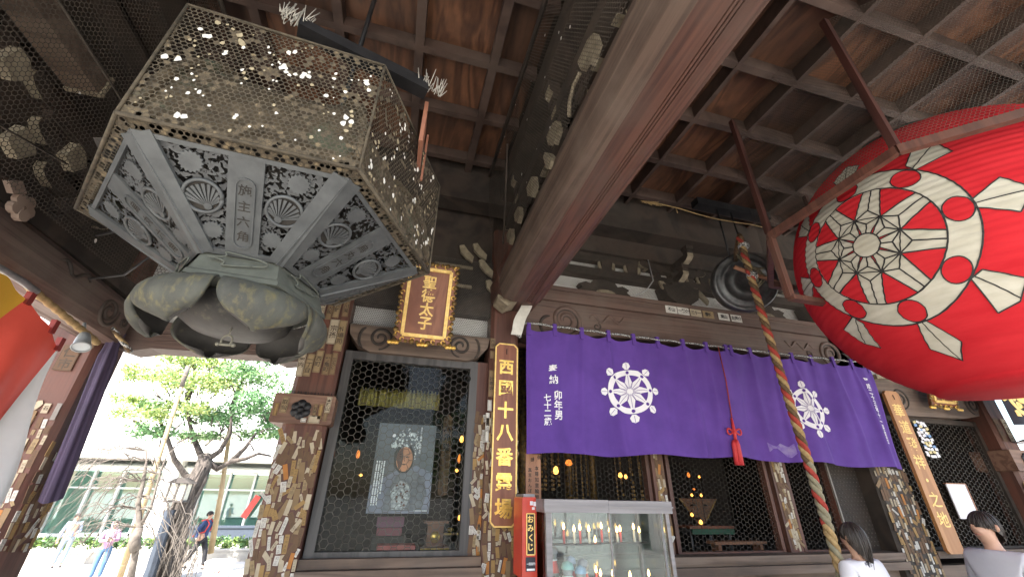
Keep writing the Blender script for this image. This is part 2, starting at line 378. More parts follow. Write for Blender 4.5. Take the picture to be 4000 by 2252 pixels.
def slips(par, O, U, V, W, H, rows=1.0, keep=None, rot=14, n_ind=100, thin=1.0):
    O, U, V = Vector(O), Vector(U), Vector(V); Nn = U.cross(V).normalized()
    items = []; u = .0; j = 0; big = W > .2
    while u < W-.012:
        sw = (rnd.uniform(.026, .046) if big else rnd.uniform(.02, .034))*rows**.3; v = rnd.uniform(0, .04)
        while v < H-.02:
            a, me, w_, h = rnd.choice(SV); s = min(rnd.uniform(.9, 1.35), sw*1.12/w_)
            gap = rnd.uniform(.002, .014)+(.03 if rnd.random() > thin else 0)
            if v+h*s > H: break
            if not keep or keep(u, v):
                j += 1; an = rnd.gauss(0, rot*.7) if rnd.random() < .86 else rnd.uniform(-58, 58)
                M = Matrix((U, -Nn, V)).transposed().to_4x4(); M.translation = O+U*min(max(u+sw/2+rnd.gauss(0, .005), w_*.5), W-w_*.5)+V*(v+h*s/2)+Nn*(.003+.0004*(j % 9))
                M = M @ Matrix.Rotation(R(an), 4, 'Y') @ Matrix.Diagonal((s, 1, s, 1))
                items.append((a*s*s, me, M))
            v += h*s*(1 if abs(an) < 30 else .72)+gap
        u += sw+rnd.uniform(.0, .004)
    items.sort(key=lambda q: -q[0])
    for a, me, M in items[:n_ind]:
        o = bpy.data.objects.new('votive_slip', me); C.objects.link(o); adopt(o, par); o.matrix_basis = M
    if len(items) > n_ind:
        m = MB(); mats = STK+[SLIPINK]
        for a, me, M in items[n_ind:]:
            i0 = mats.index(me.materials[0]); b = len(m.v)
            m.v += [tuple(M @ vv.co) for vv in me.vertices]
            for p in me.polygons: m.f.append(tuple(k+b for k in p.vertices)); m.m.append(i0 if p.material_index == 0 else len(STK)); m.s.append(False)
        m.obj('votive_slips', mats, par, 'stuff')
def big_slip(par, x, z, y, w_, h, txt, mi, rot=0, Nn=Vector((0, -1, 0)), border=True):
    m, mats = slip_mesh(w_, h, txt, mi, border=border, bold=.022); o = m.obj('name_slip', mats, par)
    U = Vector((0, 0, 1)).cross(Nn) * -1 if False else Nn.cross(Z_)*-1
    M = Matrix((U, -Nn, Z_)).transposed().to_4x4(); M.translation = Vector((x, y, z))+Nn*.006
    o.matrix_basis = M @ Matrix.Rotation(R(rot), 4, 'Y'); return o
def column(x0, x1, y0, y1, z0, z1, mat=W_COL):
    m = MB(); c = .035
    poly = [(x0+c, y0), (x1-c, y0), (x1, y0+c), (x1, y1-c), (x1-c, y1), (x0+c, y1), (x0, y1-c), (x0, y0+c)]
    m.prism(poly, (0, 0, z0), X_, Y_, z1-z0, 0)
    return m.obj('column', mat, temple)
BELT = wood('wood_belt', (.12, .06, .04), (.22, .125, .085), (.6, 9, 9), 3, .6, .2)
def belt(par, x0, x1, y0, y1, z0, z1, fx, fz, fr):
    m = MB(); m.box(((x0+x1)/2, (y0+y1)/2, (z0+z1)/2), (x1-x0, y1-y0, z1-z0), 0, bev=.012)
    m.obj('belt_block', BELT, par)
    m = MB()
    for k in range(6):
        a = R(60*k+30); m.lathe([(.0, .016), (fr*.33, .012), (fr*.42, .0)], (fx+.55*fr*math.cos(a), y0-.004, fz+.55*fr*math.sin(a)), 12, 0, (0, -1, 0))
    m.lathe([(0, .012), (fr*.9, .01), (fr*.95, 0)], (fx, y0-.001, fz), 6, 0, (0, -1, 0), False)
    m.lathe([(0, .028), (fr*.25, .02), (fr*.3, 0)], (fx, y0-.004, fz), 12, 0, (0, -1, 0))
    m.obj('flower_boss', BLACKM, par)
def spikes(par, x0, x1, y, z, n, h=.03):
    m = MB()
    for i in range(n):
        x = x0+(x1-x0)*i/(n-1); m.tube([(x, y, z), (x+rnd.uniform(-.012, .012), y-rnd.uniform(0, .02), z+h*rnd.uniform(.7, 1.1))], .0022, 4)
    m.obj('bird_spikes', BLACKM, par)
# corner column, at the far left
c1 = column(-2.76, -2.40, 3.85, 4.2, -.89, 4.4)
slips(c1, (-2.75, 3.85, .9), X_, Z_, .34, 1.17, 1.25, None, 6, 90, .8)
slips(c1, (-2.40, 3.86, 1.2), Y_, Z_, .3, .7, 1.25, None, 6, 40, .7)
for x, z, w_, h, t, mi in ((-2.70, 2.10, .05, .2, '・・・', 8), (-2.60, 2.0, .08, .2, '', 0), (-2.71, 1.83, .05, .17, '北野川', 7), (-2.52, 2.12, .04, .07, '石', 2), (-2.45, 2.1, .03, .12, '', 6), (-2.55, 1.87, .05, .08, '', 2), (-2.62, 1.75, .05, .05, '', 1)):
    big_slip(c1, x, z, 3.845, w_, h, t, mi, border=False)
m = MB(); hp = [(.0, -.05), (.03, -.02), (.05, .015), (.035, .04), (.012, .035), (0, .02), (-.012, .035), (-.035, .04), (-.05, .015), (-.03, -.02)]
m.prism(hp, (-2.60, 3.845, 2.135), X_, Z_, .004, 0); m.obj('heart_sticker', STK[2], c1)
for z, t in ((3.30, '丸内'), (3.12, '山三田'), (2.97, '中立寺'), (2.83, '林')): big_slip(c1, -2.44, z, 3.845, .06, .13, t, 4)
big_slip(c1, -2.55, 2.50, 3.845, .12, .20, '仁市', 4); big_slip(c1, -2.47, 2.66, 3.845, .1, .14, '', 4)
# column left of the mesh door
c2 = column(-.93, -.585, 3.85, 4.2, -.0, 4.4)
belt(c2, -1.02, -.545, 3.79, 4.22, 2.10, 2.335, -.80, 2.21, .085)
spikes(c2, -1.0, -.56, 3.83, 2.335, 34)
slips(c2, (-.925, 3.85, .95), X_, Z_, .335, 1.12, .78, None, 17, 100)
slips(c2, (-.93, 4.18, 1.0), -Y_, Z_, .3, 1.08, .9, None, 12, 60)
row = [(-.90, 2.62, .055, .25, '案内'), (-.835, 2.60, .06, .2, '一丁目'), (-.765, 2.64, .06, .2, '西町'), (-.69, 2.62, .055, .19, '鶴亀町'), (-.635, 2.63, .045, .2, '三久佐'),
       (-.88, 2.87, .05, .18, '内海'), (-.82, 2.88, .05, .17, '孝'), (-.77, 2.86, .05, .2, '小一郎'), (-.70, 2.93, .08, .24, '宗孫'), (-.63, 2.90, .07, .3, '竹場司'),
       (-.84, 3.16, .05, .18, '馬三'), (-.77, 3.14, .05, .19, '大阪'), (-.71, 3.17, .055, .2, '吉野'), (-.635, 3.2, .055, .22, '小川児')]
for x, z, w_, h, t in row: big_slip(c2, x, z+.0, 3.845, w_, h, t, rnd.choice((0, 1, 1, 2)), rnd.uniform(-2, 2))
for x, z, w_, h, t, mi in ((-.93, 2.24, .05, .13, '取仙', 1), (-.985, 2.2, .03, .1, '', 5), (-.595, 2.26, .04, .13, '本勝山', 2), (-.69, 2.21, .03, .1, '石井', 0), (-.645, 2.2, .03, .12, '', 5), (-.60, 2.16, .03, .07, '', 0), (-.68, 2.135, .09, .06, '', 2), (-.76, 2.125, .04, .03, '', 3)):
    big_slip(c2, x, z, 3.785, w_, h, t, mi)
# column behind the long red-brown signboard
c3 = column(.80, 1.10, 3.86, 4.2, 0, 4.4)
slips(c3, (.80, 3.86, .95), X_, Z_, .30, 1.38, .8, None, 14, 100)
for x, z, w_, h, t, mi in ((.822, 2.98, .05, .11, '西岡', 0), (.826, 2.86, .05, .08, '', 0), (.826, 2.57, .055, .26, '社帯金', 0), (.815, 2.36, .04, .1, '', 3), (.80, 2.16, .035, .26, '阪上内', 3), (1.095, 3.17, .04, .12, '丸', 0), (.815, 2.21, .05, .07, '', 2)):
    big_slip(c3, x, z, 3.855, w_, h, t, mi)
# right-hand column behind the pale signboard
c4 = column(5.45, 5.98, 3.9, 4.2, 0, 4.4, W_DARK)
slips(c4, (5.46, 3.9, .75), X_, Z_, .50, 1.3, 1.3, None, 5, 90, .35)
# farthest right column
c5 = column(7.88, 8.22, 3.85, 4.2, -.5, 4.4)
belt(c5, 7.82, 8.30, 3.79, 4.22, 1.98, 2.24, 8.08, 2.11, .1)
slips(c5, (7.88, 3.85, 1.2), X_, Z_, .34, .76, 1, None, 5, 60, .7)
for x, t in ((7.96, '水水'), (8.12, '大悲山')): big_slip(c5, x, 2.5, 3.845, .1, .3, t, 4 if x < 8.0 else 2)

# coffered ceilings: boards above a grid of battens
def ceiling(xs, ys, x0, x1, y0, y1, z, wx, wd, hb):
    m = MB(); xs = sorted(xs)
    gx = [x0]+xs+[x1]; gy = [y0]+ys+[y1]
    for i in range(len(gx)-1):
        for j in range(len(gy)-1): m.bb((gx[i]+.002, gy[j]+.002, z+hb-.006+.001*((i+j) % 3)), (gx[i+1]-.002, gy[j+1]-.002, z+hb+.02), 0)
    for x in xs: m.bb((x-wx/2, y0, z), (x+wx/2, y1, z+hb), 1)
    for y in ys:
        xx = [x0]+xs+[x1]
        for i in range(len(xx)-1): m.bb((xx[i]+wx/2*(i > 0), y-wd/2, z+.003), (xx[i+1]-wx/2*(i < len(xs)), y+wd/2, z+hb), 1)
    return m.obj('coffered_ceiling', [W_PANEL, W_BATTEN], temple)
YS = [1.09+.6*k for k in range(-5, 5) if .5 > -9]
ceiling([2.48+.638*k for k in range(-2, 13)], YS, .95, 10.9, -2.2, 3.66, 5.0, .042, .06, .16)
ceiling([.396-.65*k for k in range(0, 4)], YS, -2.1, .80, -2.2, 3.66, 5.0, .075, .06, .13)
m = MB()
m.bb((-4.6, -3.4, 5.5), (12, 13, 5.9)); m.bb((-4.4, -3.2, 5.3), (-2.65, 12.8, 5.497)); m.bb((-4.4, -3.2, 5.3), (11.8, -2.25, 5.494))
for k in range(34): m.bb((-4.5, -3.1+k*.46, 5.18), (-2.2, -3.0+k*.46, 5.298))
m.obj('roof', W_DARK, temple)
m = MB()   # frame round the ceilings
for a, b in (((-2.35, 3.66, 4.6), (10.9, 3.9, 5.35)), ((-2.35, -2.45, 4.75), (10.9, -2.2, 5.35)), ((10.9, -2.45, 4.6), (11.1, 4.2, 5.35)), ((-2.35, -2.2, 4.75), (-2.1, 3.66, 5.35))): m.bb(a, b)
m.obj('ceiling_frame', W_DARK, temple)

# the big rainbow beam that runs overhead to the column
def rbeam(x0, x1, z0, z1, y0, y1, mat, name='rainbow_beam', groove=1):
    w_, h = x1-x0, z1-z0
    poly = [(.10, .03), (.30, 0), (.56, 0)]
    for g in (.585, .625, .665): poly += [(g, 0), (g+.008, .03), (g+.016, 0)]
    poly += [(.78, .0), (.86, .04), (.90, .035), (.97, .16), (1, .45), (.97, .75), (.87, .95), (.75, 1), (.2, 1), (.06, .85), (0, .55), (.02, .25)]
    if groove < 0: poly = [(1-x, z) for x, z in poly]
    m = MB(); ny = 24; pts = [(x0+w_*x, z0+h*z) for x, z in poly]
    n = len(pts); vs_ = []; fs = []
    for j in range(ny+1):
        y = y0+(y1-y0)*j/ny; arch = .05*(1-((2*j/ny-1)**2))
        vs_ += [(x, y, z+arch) for x, z in pts]
    for j in range(ny):
        for k in range(n): fs.append((j*n+k, j*n+(k+1) % n, (j+1)*n+(k+1) % n, (j+1)*n+k))
    fs += [tuple(range(n)), tuple(ny*n+k for k in range(n-1, -1, -1))]
    if groove < 0: fs = [f[::-1] for f in fs]
    m.add(vs_, fs); return m
m = rbeam(.79, 1.265, 3.32, 3.74, -2.2, 3.5, W_BEAM)
for q, f in enumerate(m.f):
    if len(f) == 4 and sum(m.v[k][0] for k in f)/4 < .985: m.m[q] = 1
o = m.obj('rainbow_beam', [W_BEAM, W_BEAMG], temple); beam_main = o
m = MB()    # its carved nose
m.prism([(.80, 3.42), (.93, 3.36), (1.24, 3.39), (1.30, 3.50), (1.24, 3.76), (.84, 3.76), (.77, 3.62)], (0, 3.86, 0), X_, Z_, .36, 0)
for r0, t in ((.085, 1.6),): relief(m, spiral(0, 0, .02, .15, 2.1, 40, 46, -1), (1.0, 3.50, 3.54), X_, Z_, .013)
relief(m, [(-.2+.02*k, .10*math.sin(k*.3)) for k in range(20)], (1.0, 3.50, 3.42), X_, Z_, .01)
m.obj('beam_nose', W_BEAM, beam_main)
m = MB(); m.prism([(.80, 3.415), (.925, 3.355), (1.0, 3.352), (.95, 3.335), (.90, 3.30), (.80, 3.37)], (0, 3.8, 0), X_, Z_, .22, 0); m.obj('painted_underside', PALE, beam_main)

# bracket complexes: boat arms with painted ends, small bearing blocks
def bracket(m, O, A, s=1.0, tiers=2, cross=True):
    O, A = Vector(O), Vector(A); B = Z_.cross(A)
    m.prism([(-.13*s, .12*s), (-.13*s, .2*s), (.13*s, .2*s), (.13*s, .12*s), (.09*s, 0), (-.09*s, 0)], O-B*.13*s*-1, A, Z_, .26*s, 0) if False else None
    def arm(P, D, L, h, th):
        Bn = D.cross(Z_)
        m.prism([(-L, h), (-L, h*.55), (-L+.05*s, h*.22), (-L+.14*s, 0), (L-.14*s, 0), (L-.05*s, h*.22), (L, h*.55), (L, h)], P-Bn*th/2, D, Z_, th, 0)
        for sg in (-1, 1):
            m.prism([(sg*L, h), (sg*L, h*.55), (sg*(L-.05*s), h*.22), (sg*(L-.14*s), 0)] + [(sg*(L-.14*s), -.006), (sg*(L-.045*s), h*.18), (sg*(L+.006), h*.52), (sg*(L+.006), h)], P-Bn*(th/2+.003), D, Z_, th+.006, 1)
    def blk(P, a):
        m.box(P+Z_*a*.72, (a*1.0, a*1.0, a*.55), 0); m.box(P+Z_*a*.22, (a*.78, a*.78, a*.44), 0)
    blk(O, .26*s); z = .25*s
    for t in range(tiers):
        L = (.40+.22*t)*s; arm(O+Z_*z, A, L, .12*s, .095*s)
        if cross: arm(O+Z_*(z+.004), B, L*.8*cross, .125*s, .095*s)
        for k in (-1, 0, 1):
            blk(O+A*(k*(L-.09*s))+Z_*(z+.12*s), .13*s)
            if cross and k: blk(O+B*(k*(L*.8*cross-.04*s))+Z_*(z+.124*s), .13*s)
        z += .23*s
m = MB()
for y in (-.9, .75, 2.1, 3.2): bracket(m, (1.02, y, 3.78), Y_, 1.0, 3, .28)
m.bb((1.04, -2.2, 3.74), (1.10, 3.66, 5.0), 0); m.bb((.80, -2.2, 4.68), (.96, 3.66, 4.98), 0); m.bb((.88, -2.2, 4.28), (1.12, 3.66, 4.42), 0)
brk = m.obj('bracket_set', [W_DARK, PALE], temple)
def scrap(pts, O, A, th=.04):     # white carved scraps that show through the netting beside the beam
    m = MB(); m.prism(pts, O, A, Z_, th, 0); return m
for y, z, s in ((1.30, 4.0, 1.0), (1.95, 3.98, .9), (2.5, 3.92, .9), (2.95, 3.95, .8), (3.25, 3.9, .8)):
    scrap([(0, 0), (.10*s, -.05*s), (.12*s, .05*s), (.22*s, .06*s), (.26*s, .20*s), (.1*s, .2*s), (.02*s, .14*s)], (.84, y, z), Y_).obj('carved_cloud', PALE, brk)
m = MB(); m.tube([(.83, 1.72, 3.86), (.83, 1.70, 3.97), (.83, 1.62, 4.04), (.83, 1.52, 4.03)], .014, 6); m.obj('carved_tendril', PALE, brk)
m = MB(); m.prism([(0, 0), (.02, -.03), (.05, -.035), (.10, .02), (.16, .19), (.12, .2)], (.79, 1.98, 3.70), Y_, Z_, .07, 0); m.obj('carved_head', PALE, brk)
# netting in front of them
m = MB(); dr = random.Random(3)
def PC(u, v):  # u along Y, v up from the beam to the ceiling edge
    t = v/1.30; bul = .05*math.sin(math.pi*t)
    return Vector((.775-.12*t-bul, -1.2+u, 3.66+v*.96))
hexnet(m, PC, 4.75, 1.30, .024, .0036, 0)
for k in range(34):
    u, v = dr.uniform(1.2, 4.6), dr.uniform(.05, 1.25); p = PC(u, v)+Vector((-.006, 0, 0)); s = dr.uniform(.006, .016)
    m.add([p+Vector((0, math.cos(a)*s*.7*dr.uniform(.6, 1.2), math.sin(a)*s*dr.uniform(.6, 1.3))) for a in [k2*1.05 for k2 in range(6)]], [(5, 4, 3, 2, 1, 0)], 1)
m.obj('bird_net', [NETR, DROP], temple)
m = MB(); m.tube([PC(0, 1.3)+Vector((-.01, 0, .0)), PC(4.75, 1.3)+Vector((-.01, 0, 0))], .02, 6); m.tube([(.62, 2.60, 4.45), (.70, 2.95, 4.05), (.76, 3.25, 3.9), (.80, 3.42, 3.92)], .009, 6); m.obj('net_rail', W_DARK, temple)

# facade, central bay: carved lintel, board, plaster with frog-leg strut, upper beams
def scrolls(m, x, y, z, s, sg, mi=1):  # mi: dark strokes, sooty grooves with their shade contrast put into the colour
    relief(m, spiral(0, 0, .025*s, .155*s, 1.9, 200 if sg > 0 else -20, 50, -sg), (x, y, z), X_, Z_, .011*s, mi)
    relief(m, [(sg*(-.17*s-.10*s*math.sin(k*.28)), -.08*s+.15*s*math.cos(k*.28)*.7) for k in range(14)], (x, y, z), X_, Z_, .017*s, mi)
    relief(m, spiral(0, 0, .04*s, .175*s, 1.9, 200 if sg > 0 else -20, 50, -sg), (x, y+.004, z), X_, Z_, .024*s, 0)
    relief(m, [(sg*(.26*s+.028*s*k), .02*s+.04*s*math.sin(k*.95)+.002*k) for k in range(15)], (x, y, z+.03*s), X_, Z_, .014*s, 0)
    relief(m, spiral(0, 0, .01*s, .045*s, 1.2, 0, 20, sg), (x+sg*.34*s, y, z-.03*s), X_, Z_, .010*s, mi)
m = MB()
m.prism([(1.12, 3.16), (1.25, 3.10), (1.62, 3.14), (2.05, 3.22), (3.5, 3.26), (4.9, 3.22), (5.35, 3.14), (5.8, 3.10), (6.0, 3.16), (6.0, 3.57), (1.12, 3.57)], (0, 4.15, 0), X_, Z_, .25, 0)
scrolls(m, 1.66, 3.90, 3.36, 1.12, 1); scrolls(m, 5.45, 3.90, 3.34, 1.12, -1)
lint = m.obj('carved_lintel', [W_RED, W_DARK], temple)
m = MB(); m.bb((1.10, 3.86, 3.572), (6.05, 4.15, 3.75)); m.bb((1.10, 3.845, 3.70), (6.05, 3.86, 3.752)); m.obj('lintel_cap', W_RED, lint)
m = MB()
for i, (x, t) in enumerate(((3.04, '不山'), (3.21, '一鶴介'), (3.39, '三十一'), (3.57, '春竹'), (3.80, '東山'), (3.99, '左馬介'))): 
    o = big_slip(lint, x, 3.655, 3.857, .16, .10, '', (3, 3, 2, 1, 3, 3)[i], border=False)
    m.text(t, (x-.055*(len(t)-1)/2*.9, 3.8485, 3.655), X_, Z_, .055, 0, .03, .9, False)
m.obj('slip_lettering', INK, lint)
m = MB(); m.bb((-2.4, 4.08, 2.9), (-.95, 4.14, 3.6)); m.bb((1.1, 4.06, 3.75), (8, 4.14, 4.35)); m.bb((-.58, 4.06, 3.05), (.8, 4.14, 3.34)); m.obj('plaster_panel', PLASTER, temple)
m = MB()
def kaeru(x, z, s):
    half = [(.0, 0), (.10, .0), (.16, .035), (.24, .02), (.34, .0), (.36, .05), (.30, .10), (.34, .14), (.25, .18), (.18, .16), (.14, .22), (.0, .24)]
    poly = [(a*s, b*s) for a, b in half]+[(-a*s, b*s) for a, b in half[::-1][1:-1]]
    m.prism(poly, (x, 4.055, z), X_, Z_, .10, 0); m.prism([(a*s*.13, b*.045*s+.045*s) for a, b in circ(0, 0, 1, 14)], (x, 3.954, z), X_, Z_, .02, 1)
kaeru(2.22, 3.755, 1.0); kaeru(4.6, 3.755, 1.0)
for x in (3.25, 5.5):
    m.prism([(-.26, .24), (-.22, .08), (-.10, 0), (.10, 0), (.22, .08), (.26, .24)], (x, 4.05, 3.76), X_, Z_, .2, 0)
    bracket(m, (x, 3.98, 3.86), X_, .8, 2)
m.bb((1.1, 3.93, 4.02), (8, 4.05, 4.13), 0); m.bb((1.1, 3.97, 4.25), (8, 4.05, 5.3), 0); m.bb((1.1, 3.905, 4.36), (8, 3.965, 4.62), 0)
for k in range(13):
    if k % 3 != 1: m.box((1.55+k*.36, 3.99, 4.19), (.13, .1, .12), 0); m.prism([(0, 0), (.045, .01), (.05, .09), (.02, .11)], (1.62+k*.36, 3.96, 4.14), X_, Z_, .02, 1); m.prism([(0, 0), (-.045, .01), (-.05, .09), (-.02, .11)], (1.48+k*.36, 3.96, 4.14), X_, Z_, .02, 1)
for x, z in ((2.95, 3.95), (3.05, 3.85), (3.45, 3.92)): m.prism([(0, .1), (.02, .02), (.1, -.04), (.17, -.12), (.2, -.06), (.13, .03), (.06, .1)], (x, 3.90, z), X_, Z_, .03, 1)
m.obj('upper_bracket_tier', [W_DARK, PALE], temple)
m = MB(); hexnet(m, lambda u, v: Vector((1.15+u, 3.835, 3.76+v)), 4.8, .55, .02, .0026, 0); m.obj('bird_net', NETR, temple)
m = MB(); m.tube([(2.80, 3.82, 4.3), (2.82, 3.81, 4.0), (2.70, 3.80, 3.85), (2.55, 3.82, 3.76)], .008, 6); m.obj('cable', plain('grey_cable', (.3, .3, .3)), temple)
# left bay
m = MB()
m.prism([(-.575, 3.05), (-.56, 2.95), (-.47, 2.84), (-.36, 2.79), (.58, 2.79), (.69, 2.83), (.78, 2.94), (.80, 3.05)], (0, 4.1, 0), X_, Z_, .21, 0)
for x, sg in ((-.28, 1), (.50, -1)):
    relief(m, spiral(0, 0, .02, .115, 1.8, 200 if sg > 0 else -20, 46, -sg), (x, 3.89, 2.93), X_, Z_, .014, 1)  # dark spirals: soot plus groove shade, both in the colour
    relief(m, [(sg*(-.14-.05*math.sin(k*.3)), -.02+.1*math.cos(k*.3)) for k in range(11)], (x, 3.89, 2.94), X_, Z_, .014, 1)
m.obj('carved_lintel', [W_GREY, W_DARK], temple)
m = MB(); m.bb((-.585, 3.93, 3.30), (.8, 4.05, 3.5)); m.bb((-.585, 3.97, 3.5), (.8, 4.05, 5.3)); m.bb((-2.75, 3.95, 3.5), (-.93, 4.07, 5.3)); m.bb((-2.4, 3.9, 3.55), (-.93, 3.94, 3.72))
for z in (3.62, 3.86): m.bb((.15, 3.94, z), (.58, 3.965, z+.035), 1)
for x, z in ((.63, 3.85), (.72, 3.6), (.4, 4.0), (.55, 4.05)): m.prism([(0, .1), (.02, .02), (.09, -.05), (.16, -.09), (.17, -.02), (.1, .05), (.05, .12)], (x, 3.9, z), X_, Z_, .04, 1)
bracket(m, (-.75, 3.92, 3.75), X_, .8, 2)
m.obj('upper_bracket_tier', [W_DARK, PALE], temple)
m = MB(); hexnet(m, lambda u, v: Vector((-.58+u, 3.88, 3.03+v)), 1.38, .9, .02, .0028, 0); m.obj('bird_net', NETG, temple)
# garden bay lintel
m = MB(); m.prism([(-2.4, 2.66), (-2.25, 2.62), (-2.1, 2.66), (-1.2, 2.68), (-1.08, 2.63), (-.93, 2.66), (-.93, 2.9), (-2.4, 2.9)], (0, 4.15, 0), X_, Z_, .2, 0)
for z in (2.72, 2.78, 2.83): relief(m, [(-2.1+.045*k, .012*math.sin(k*.4)) for k in range(22)], (0, 3.95, z), X_, Z_, .008)
m.obj('garden_lintel', W_RED, temple)
m = MB(); hexnet(m, lambda u, v: Vector((-2.36+u, 3.86-v*.02, 2.92+v)), 1.4, .75, .03, .004, 0); m.obj('bird_net', NETD, temple)
# left side: rainbow beam toward the viewer, upper beams and netted brackets
m = rbeam(-2.56, -2.26, 2.64, 2.99, -1.6, 3.85, W_GREY, groove=-1)
relief(m, spiral(0, 0, .02, .115, 2.0, 20, 50, 1), (-2.262, 3.56, 2.81), Y_, Z_, .016, 1); relief(m, spiral(0, 0, .008, .05, 1.3, 0, 24, 1), (-2.262, 3.76, 2.80), Y_, Z_, .012, 1)  # spirals darkened for soot and for groove shade the light leaves weak
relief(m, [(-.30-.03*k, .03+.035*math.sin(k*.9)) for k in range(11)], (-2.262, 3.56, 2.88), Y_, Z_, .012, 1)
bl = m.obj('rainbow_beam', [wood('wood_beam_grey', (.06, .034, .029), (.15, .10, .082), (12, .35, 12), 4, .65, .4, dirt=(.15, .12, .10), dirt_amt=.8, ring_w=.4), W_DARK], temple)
m = MB()
m.bb((-2.62, -1.6, 3.02), (-2.45, 3.85, 5.0), 0); m.bb((-2.5, -1.6, 3.02), (-2.3, 3.85, 3.14), 0); m.bb((-2.5, -1.6, 4.3), (-2.2, 3.85, 4.5), 0)
for y in (-.2, 1.45, 3.0): bracket(m, (-2.44, y, 3.14), Y_, .85, 3, .2)
m.obj('bracket_set', [W_DARK, PALE], temple)
m = MB(); m.bb((-2.30, -1.6, 3.84), (-2.12, 2.36, 3.99)); m.obj('purlin', W_GREY, temple)
m = MB(); m.bb((-2.31, 2.365, 3.83), (-2.11, 2.39, 4.0)); m.obj('painted_end', PALE, temple)
for y, z in ((2.15, 3.20), (2.45, 3.38), (1.9, 3.5)):
    m = MB(); m.prism([(0, 0), (.1, -.04), (.16, .05), (.10, .12), (.03, .13)], (-2.20, y, z), Y_, Z_, .05, 0); m.obj('bracket_tip', PALE, temple)
m = MB()
for k in range(5): m.prism([(.045*math.cos(R(72*k))+.036*math.cos(R(a)), .045*math.sin(R(72*k))+.036*math.sin(R(a))) for a in range(0, 360, 40)], (-2.22, 2.48, 3.0), Y_, Z_, .02+.004*k, 0)
m.prism([(-.16, .06), (-.10, .02), (-.04, .07), (-.10, .11)], (-2.22, 2.48, 3.0), Y_, Z_, .03, 0); m.obj('carved_flower', wood('wood_carving', (.16, .11, .085), (.26, .19, .15)), temple)
m = MB(); dr = random.Random(5)
def PL(u, v):
    t = v/2.0; return Vector((-2.16+.42*t+.06*math.sin(math.pi*t), .3+u, 3.02+v*.95))
hexnet(m, PL, 3.2, 2.0, .026, .0042, 0)
for k in range(26):
    p = PL(dr.uniform(.4, 3), dr.uniform(0, 1.9))+Vector((.006, 0, -.002)); s = dr.uniform(.006, .016)
    m.add([p+Vector((0, math.cos(a)*s*.8, math.sin(a)*s*dr.uniform(.7, 1.3))) for a in [k2*1.05 for k2 in range(6)]], [(0, 1, 2, 3, 4, 5)], 1)
m.obj('bird_net', [NETR, DROP], temple)
m = MB(); m.tube([PL(0, 2.0), PL(3.2, 2.0)], .02, 6); m.tube([PL(0, .72), PL(1.4, .8), PL(3.2, .74)], .008, 5); m.tube([PL(1.0, .25), PL(1.5, .12), PL(2.1, .28)], .006, 5); m.obj('net_rail', NETR, temple)
for pts in ([(-1.9, 2.6, 2.95), (-1.62, 2.4, 2.92), (-1.45, 2.25, 2.96)], [(-2.1, 3.0, 2.83), (-1.8, 2.8, 2.80), (-1.5, 2.5, 2.86)]):
    m = MB(); m.tube(pts, .007, 5); m.obj('net_cord', BLACKM, temple)

# walls, hall room, sills and doors
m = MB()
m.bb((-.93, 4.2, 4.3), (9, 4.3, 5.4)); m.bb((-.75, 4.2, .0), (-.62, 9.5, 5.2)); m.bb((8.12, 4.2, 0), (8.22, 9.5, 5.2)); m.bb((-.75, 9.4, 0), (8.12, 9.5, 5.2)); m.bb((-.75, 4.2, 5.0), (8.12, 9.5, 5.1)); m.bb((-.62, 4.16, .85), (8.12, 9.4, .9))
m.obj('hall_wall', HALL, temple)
m = MB()
m.bb((1.12, 4.0, 0), (5.45, 4.12, .97)); m.bb((-.57, 4.0, 0), (.8, 4.12, 1.0)); m.bb((5.98, 4.0, 0), (7.9, 4.12, .97))
m.obj('lower_boarding', W_GREY, temple)
m = MB()
m.bb((1.12, 3.87, 1.055), (5.45, 4.12, 1.115)); m.bb((1.12, 3.90, 1.035), (5.45, 4.1, 1.053)); m.bb((1.12, 3.85, .965), (5.45, 4.12, 1.033))
m.bb((-.585, 3.88, 1.085), (.8, 4.12, 1.15)); m.bb((-.585, 3.82, .99), (.8, 4.12, 1.082)); m.bb((5.98, 3.9, 1.05), (7.9, 4.12, 1.12))
m.obj('sill', W_GREY, temple)
def door(x0, x1, z0, z1, y, fw, cell, wire, mat=W_DARK, netm=NETG, gl=True, name='mesh_door'):
    m = MB(); m.bb((x0, y-.04, z0), (x0+fw, y+.04, z1)); m.bb((x1-fw, y-.04, z0), (x1, y+.04, z1)); m.bb((x0+fw, y-.037, z1-fw), (x1-fw, y+.037, z1)); m.bb((x0+fw, y-.037, z0), (x1-fw, y+.037, z0+fw*.5))
    d = m.obj(name, mat, temple)
    m = MB(); hexnet(m, lambda u, v: Vector((x0+fw+v, y-.012, z0+u)), z1-z0-fw, x1-x0-2*fw, cell, wire); m.obj('wire_net', netm, d)
    if gl: m = MB(); m.bb((x0+fw, y+.008, z0+fw*.5), (x1-fw, y+.012, z1-fw)); m.obj('pane', GLASS, d)
    return d
DFR = wood('wood_door_frame', (.045, .042, .042), (.085, .080, .078), (9, 9, .6), 3, .55, .15)
door(-.57, .70, 1.15, 2.80, 3.99, .075, .062, .0042, DFR)
m = MB(); m.bb((.70, 3.95, 1.0), (.80, 4.1, 2.8)); j1 = m.obj('door_jamb', W_COL, temple); slips(j1, (.70, 3.95, 1.02), X_, Z_, .1, 1.3, .9, None, 10, 40)
m = MB(); m.tube([(.60+.03*math.cos(a*.4), 3.94, 2.62+.03*math.sin(a*.4)) for a in range(17)], .005, 6); m.obj('ring_pull', BLACKM, temple)
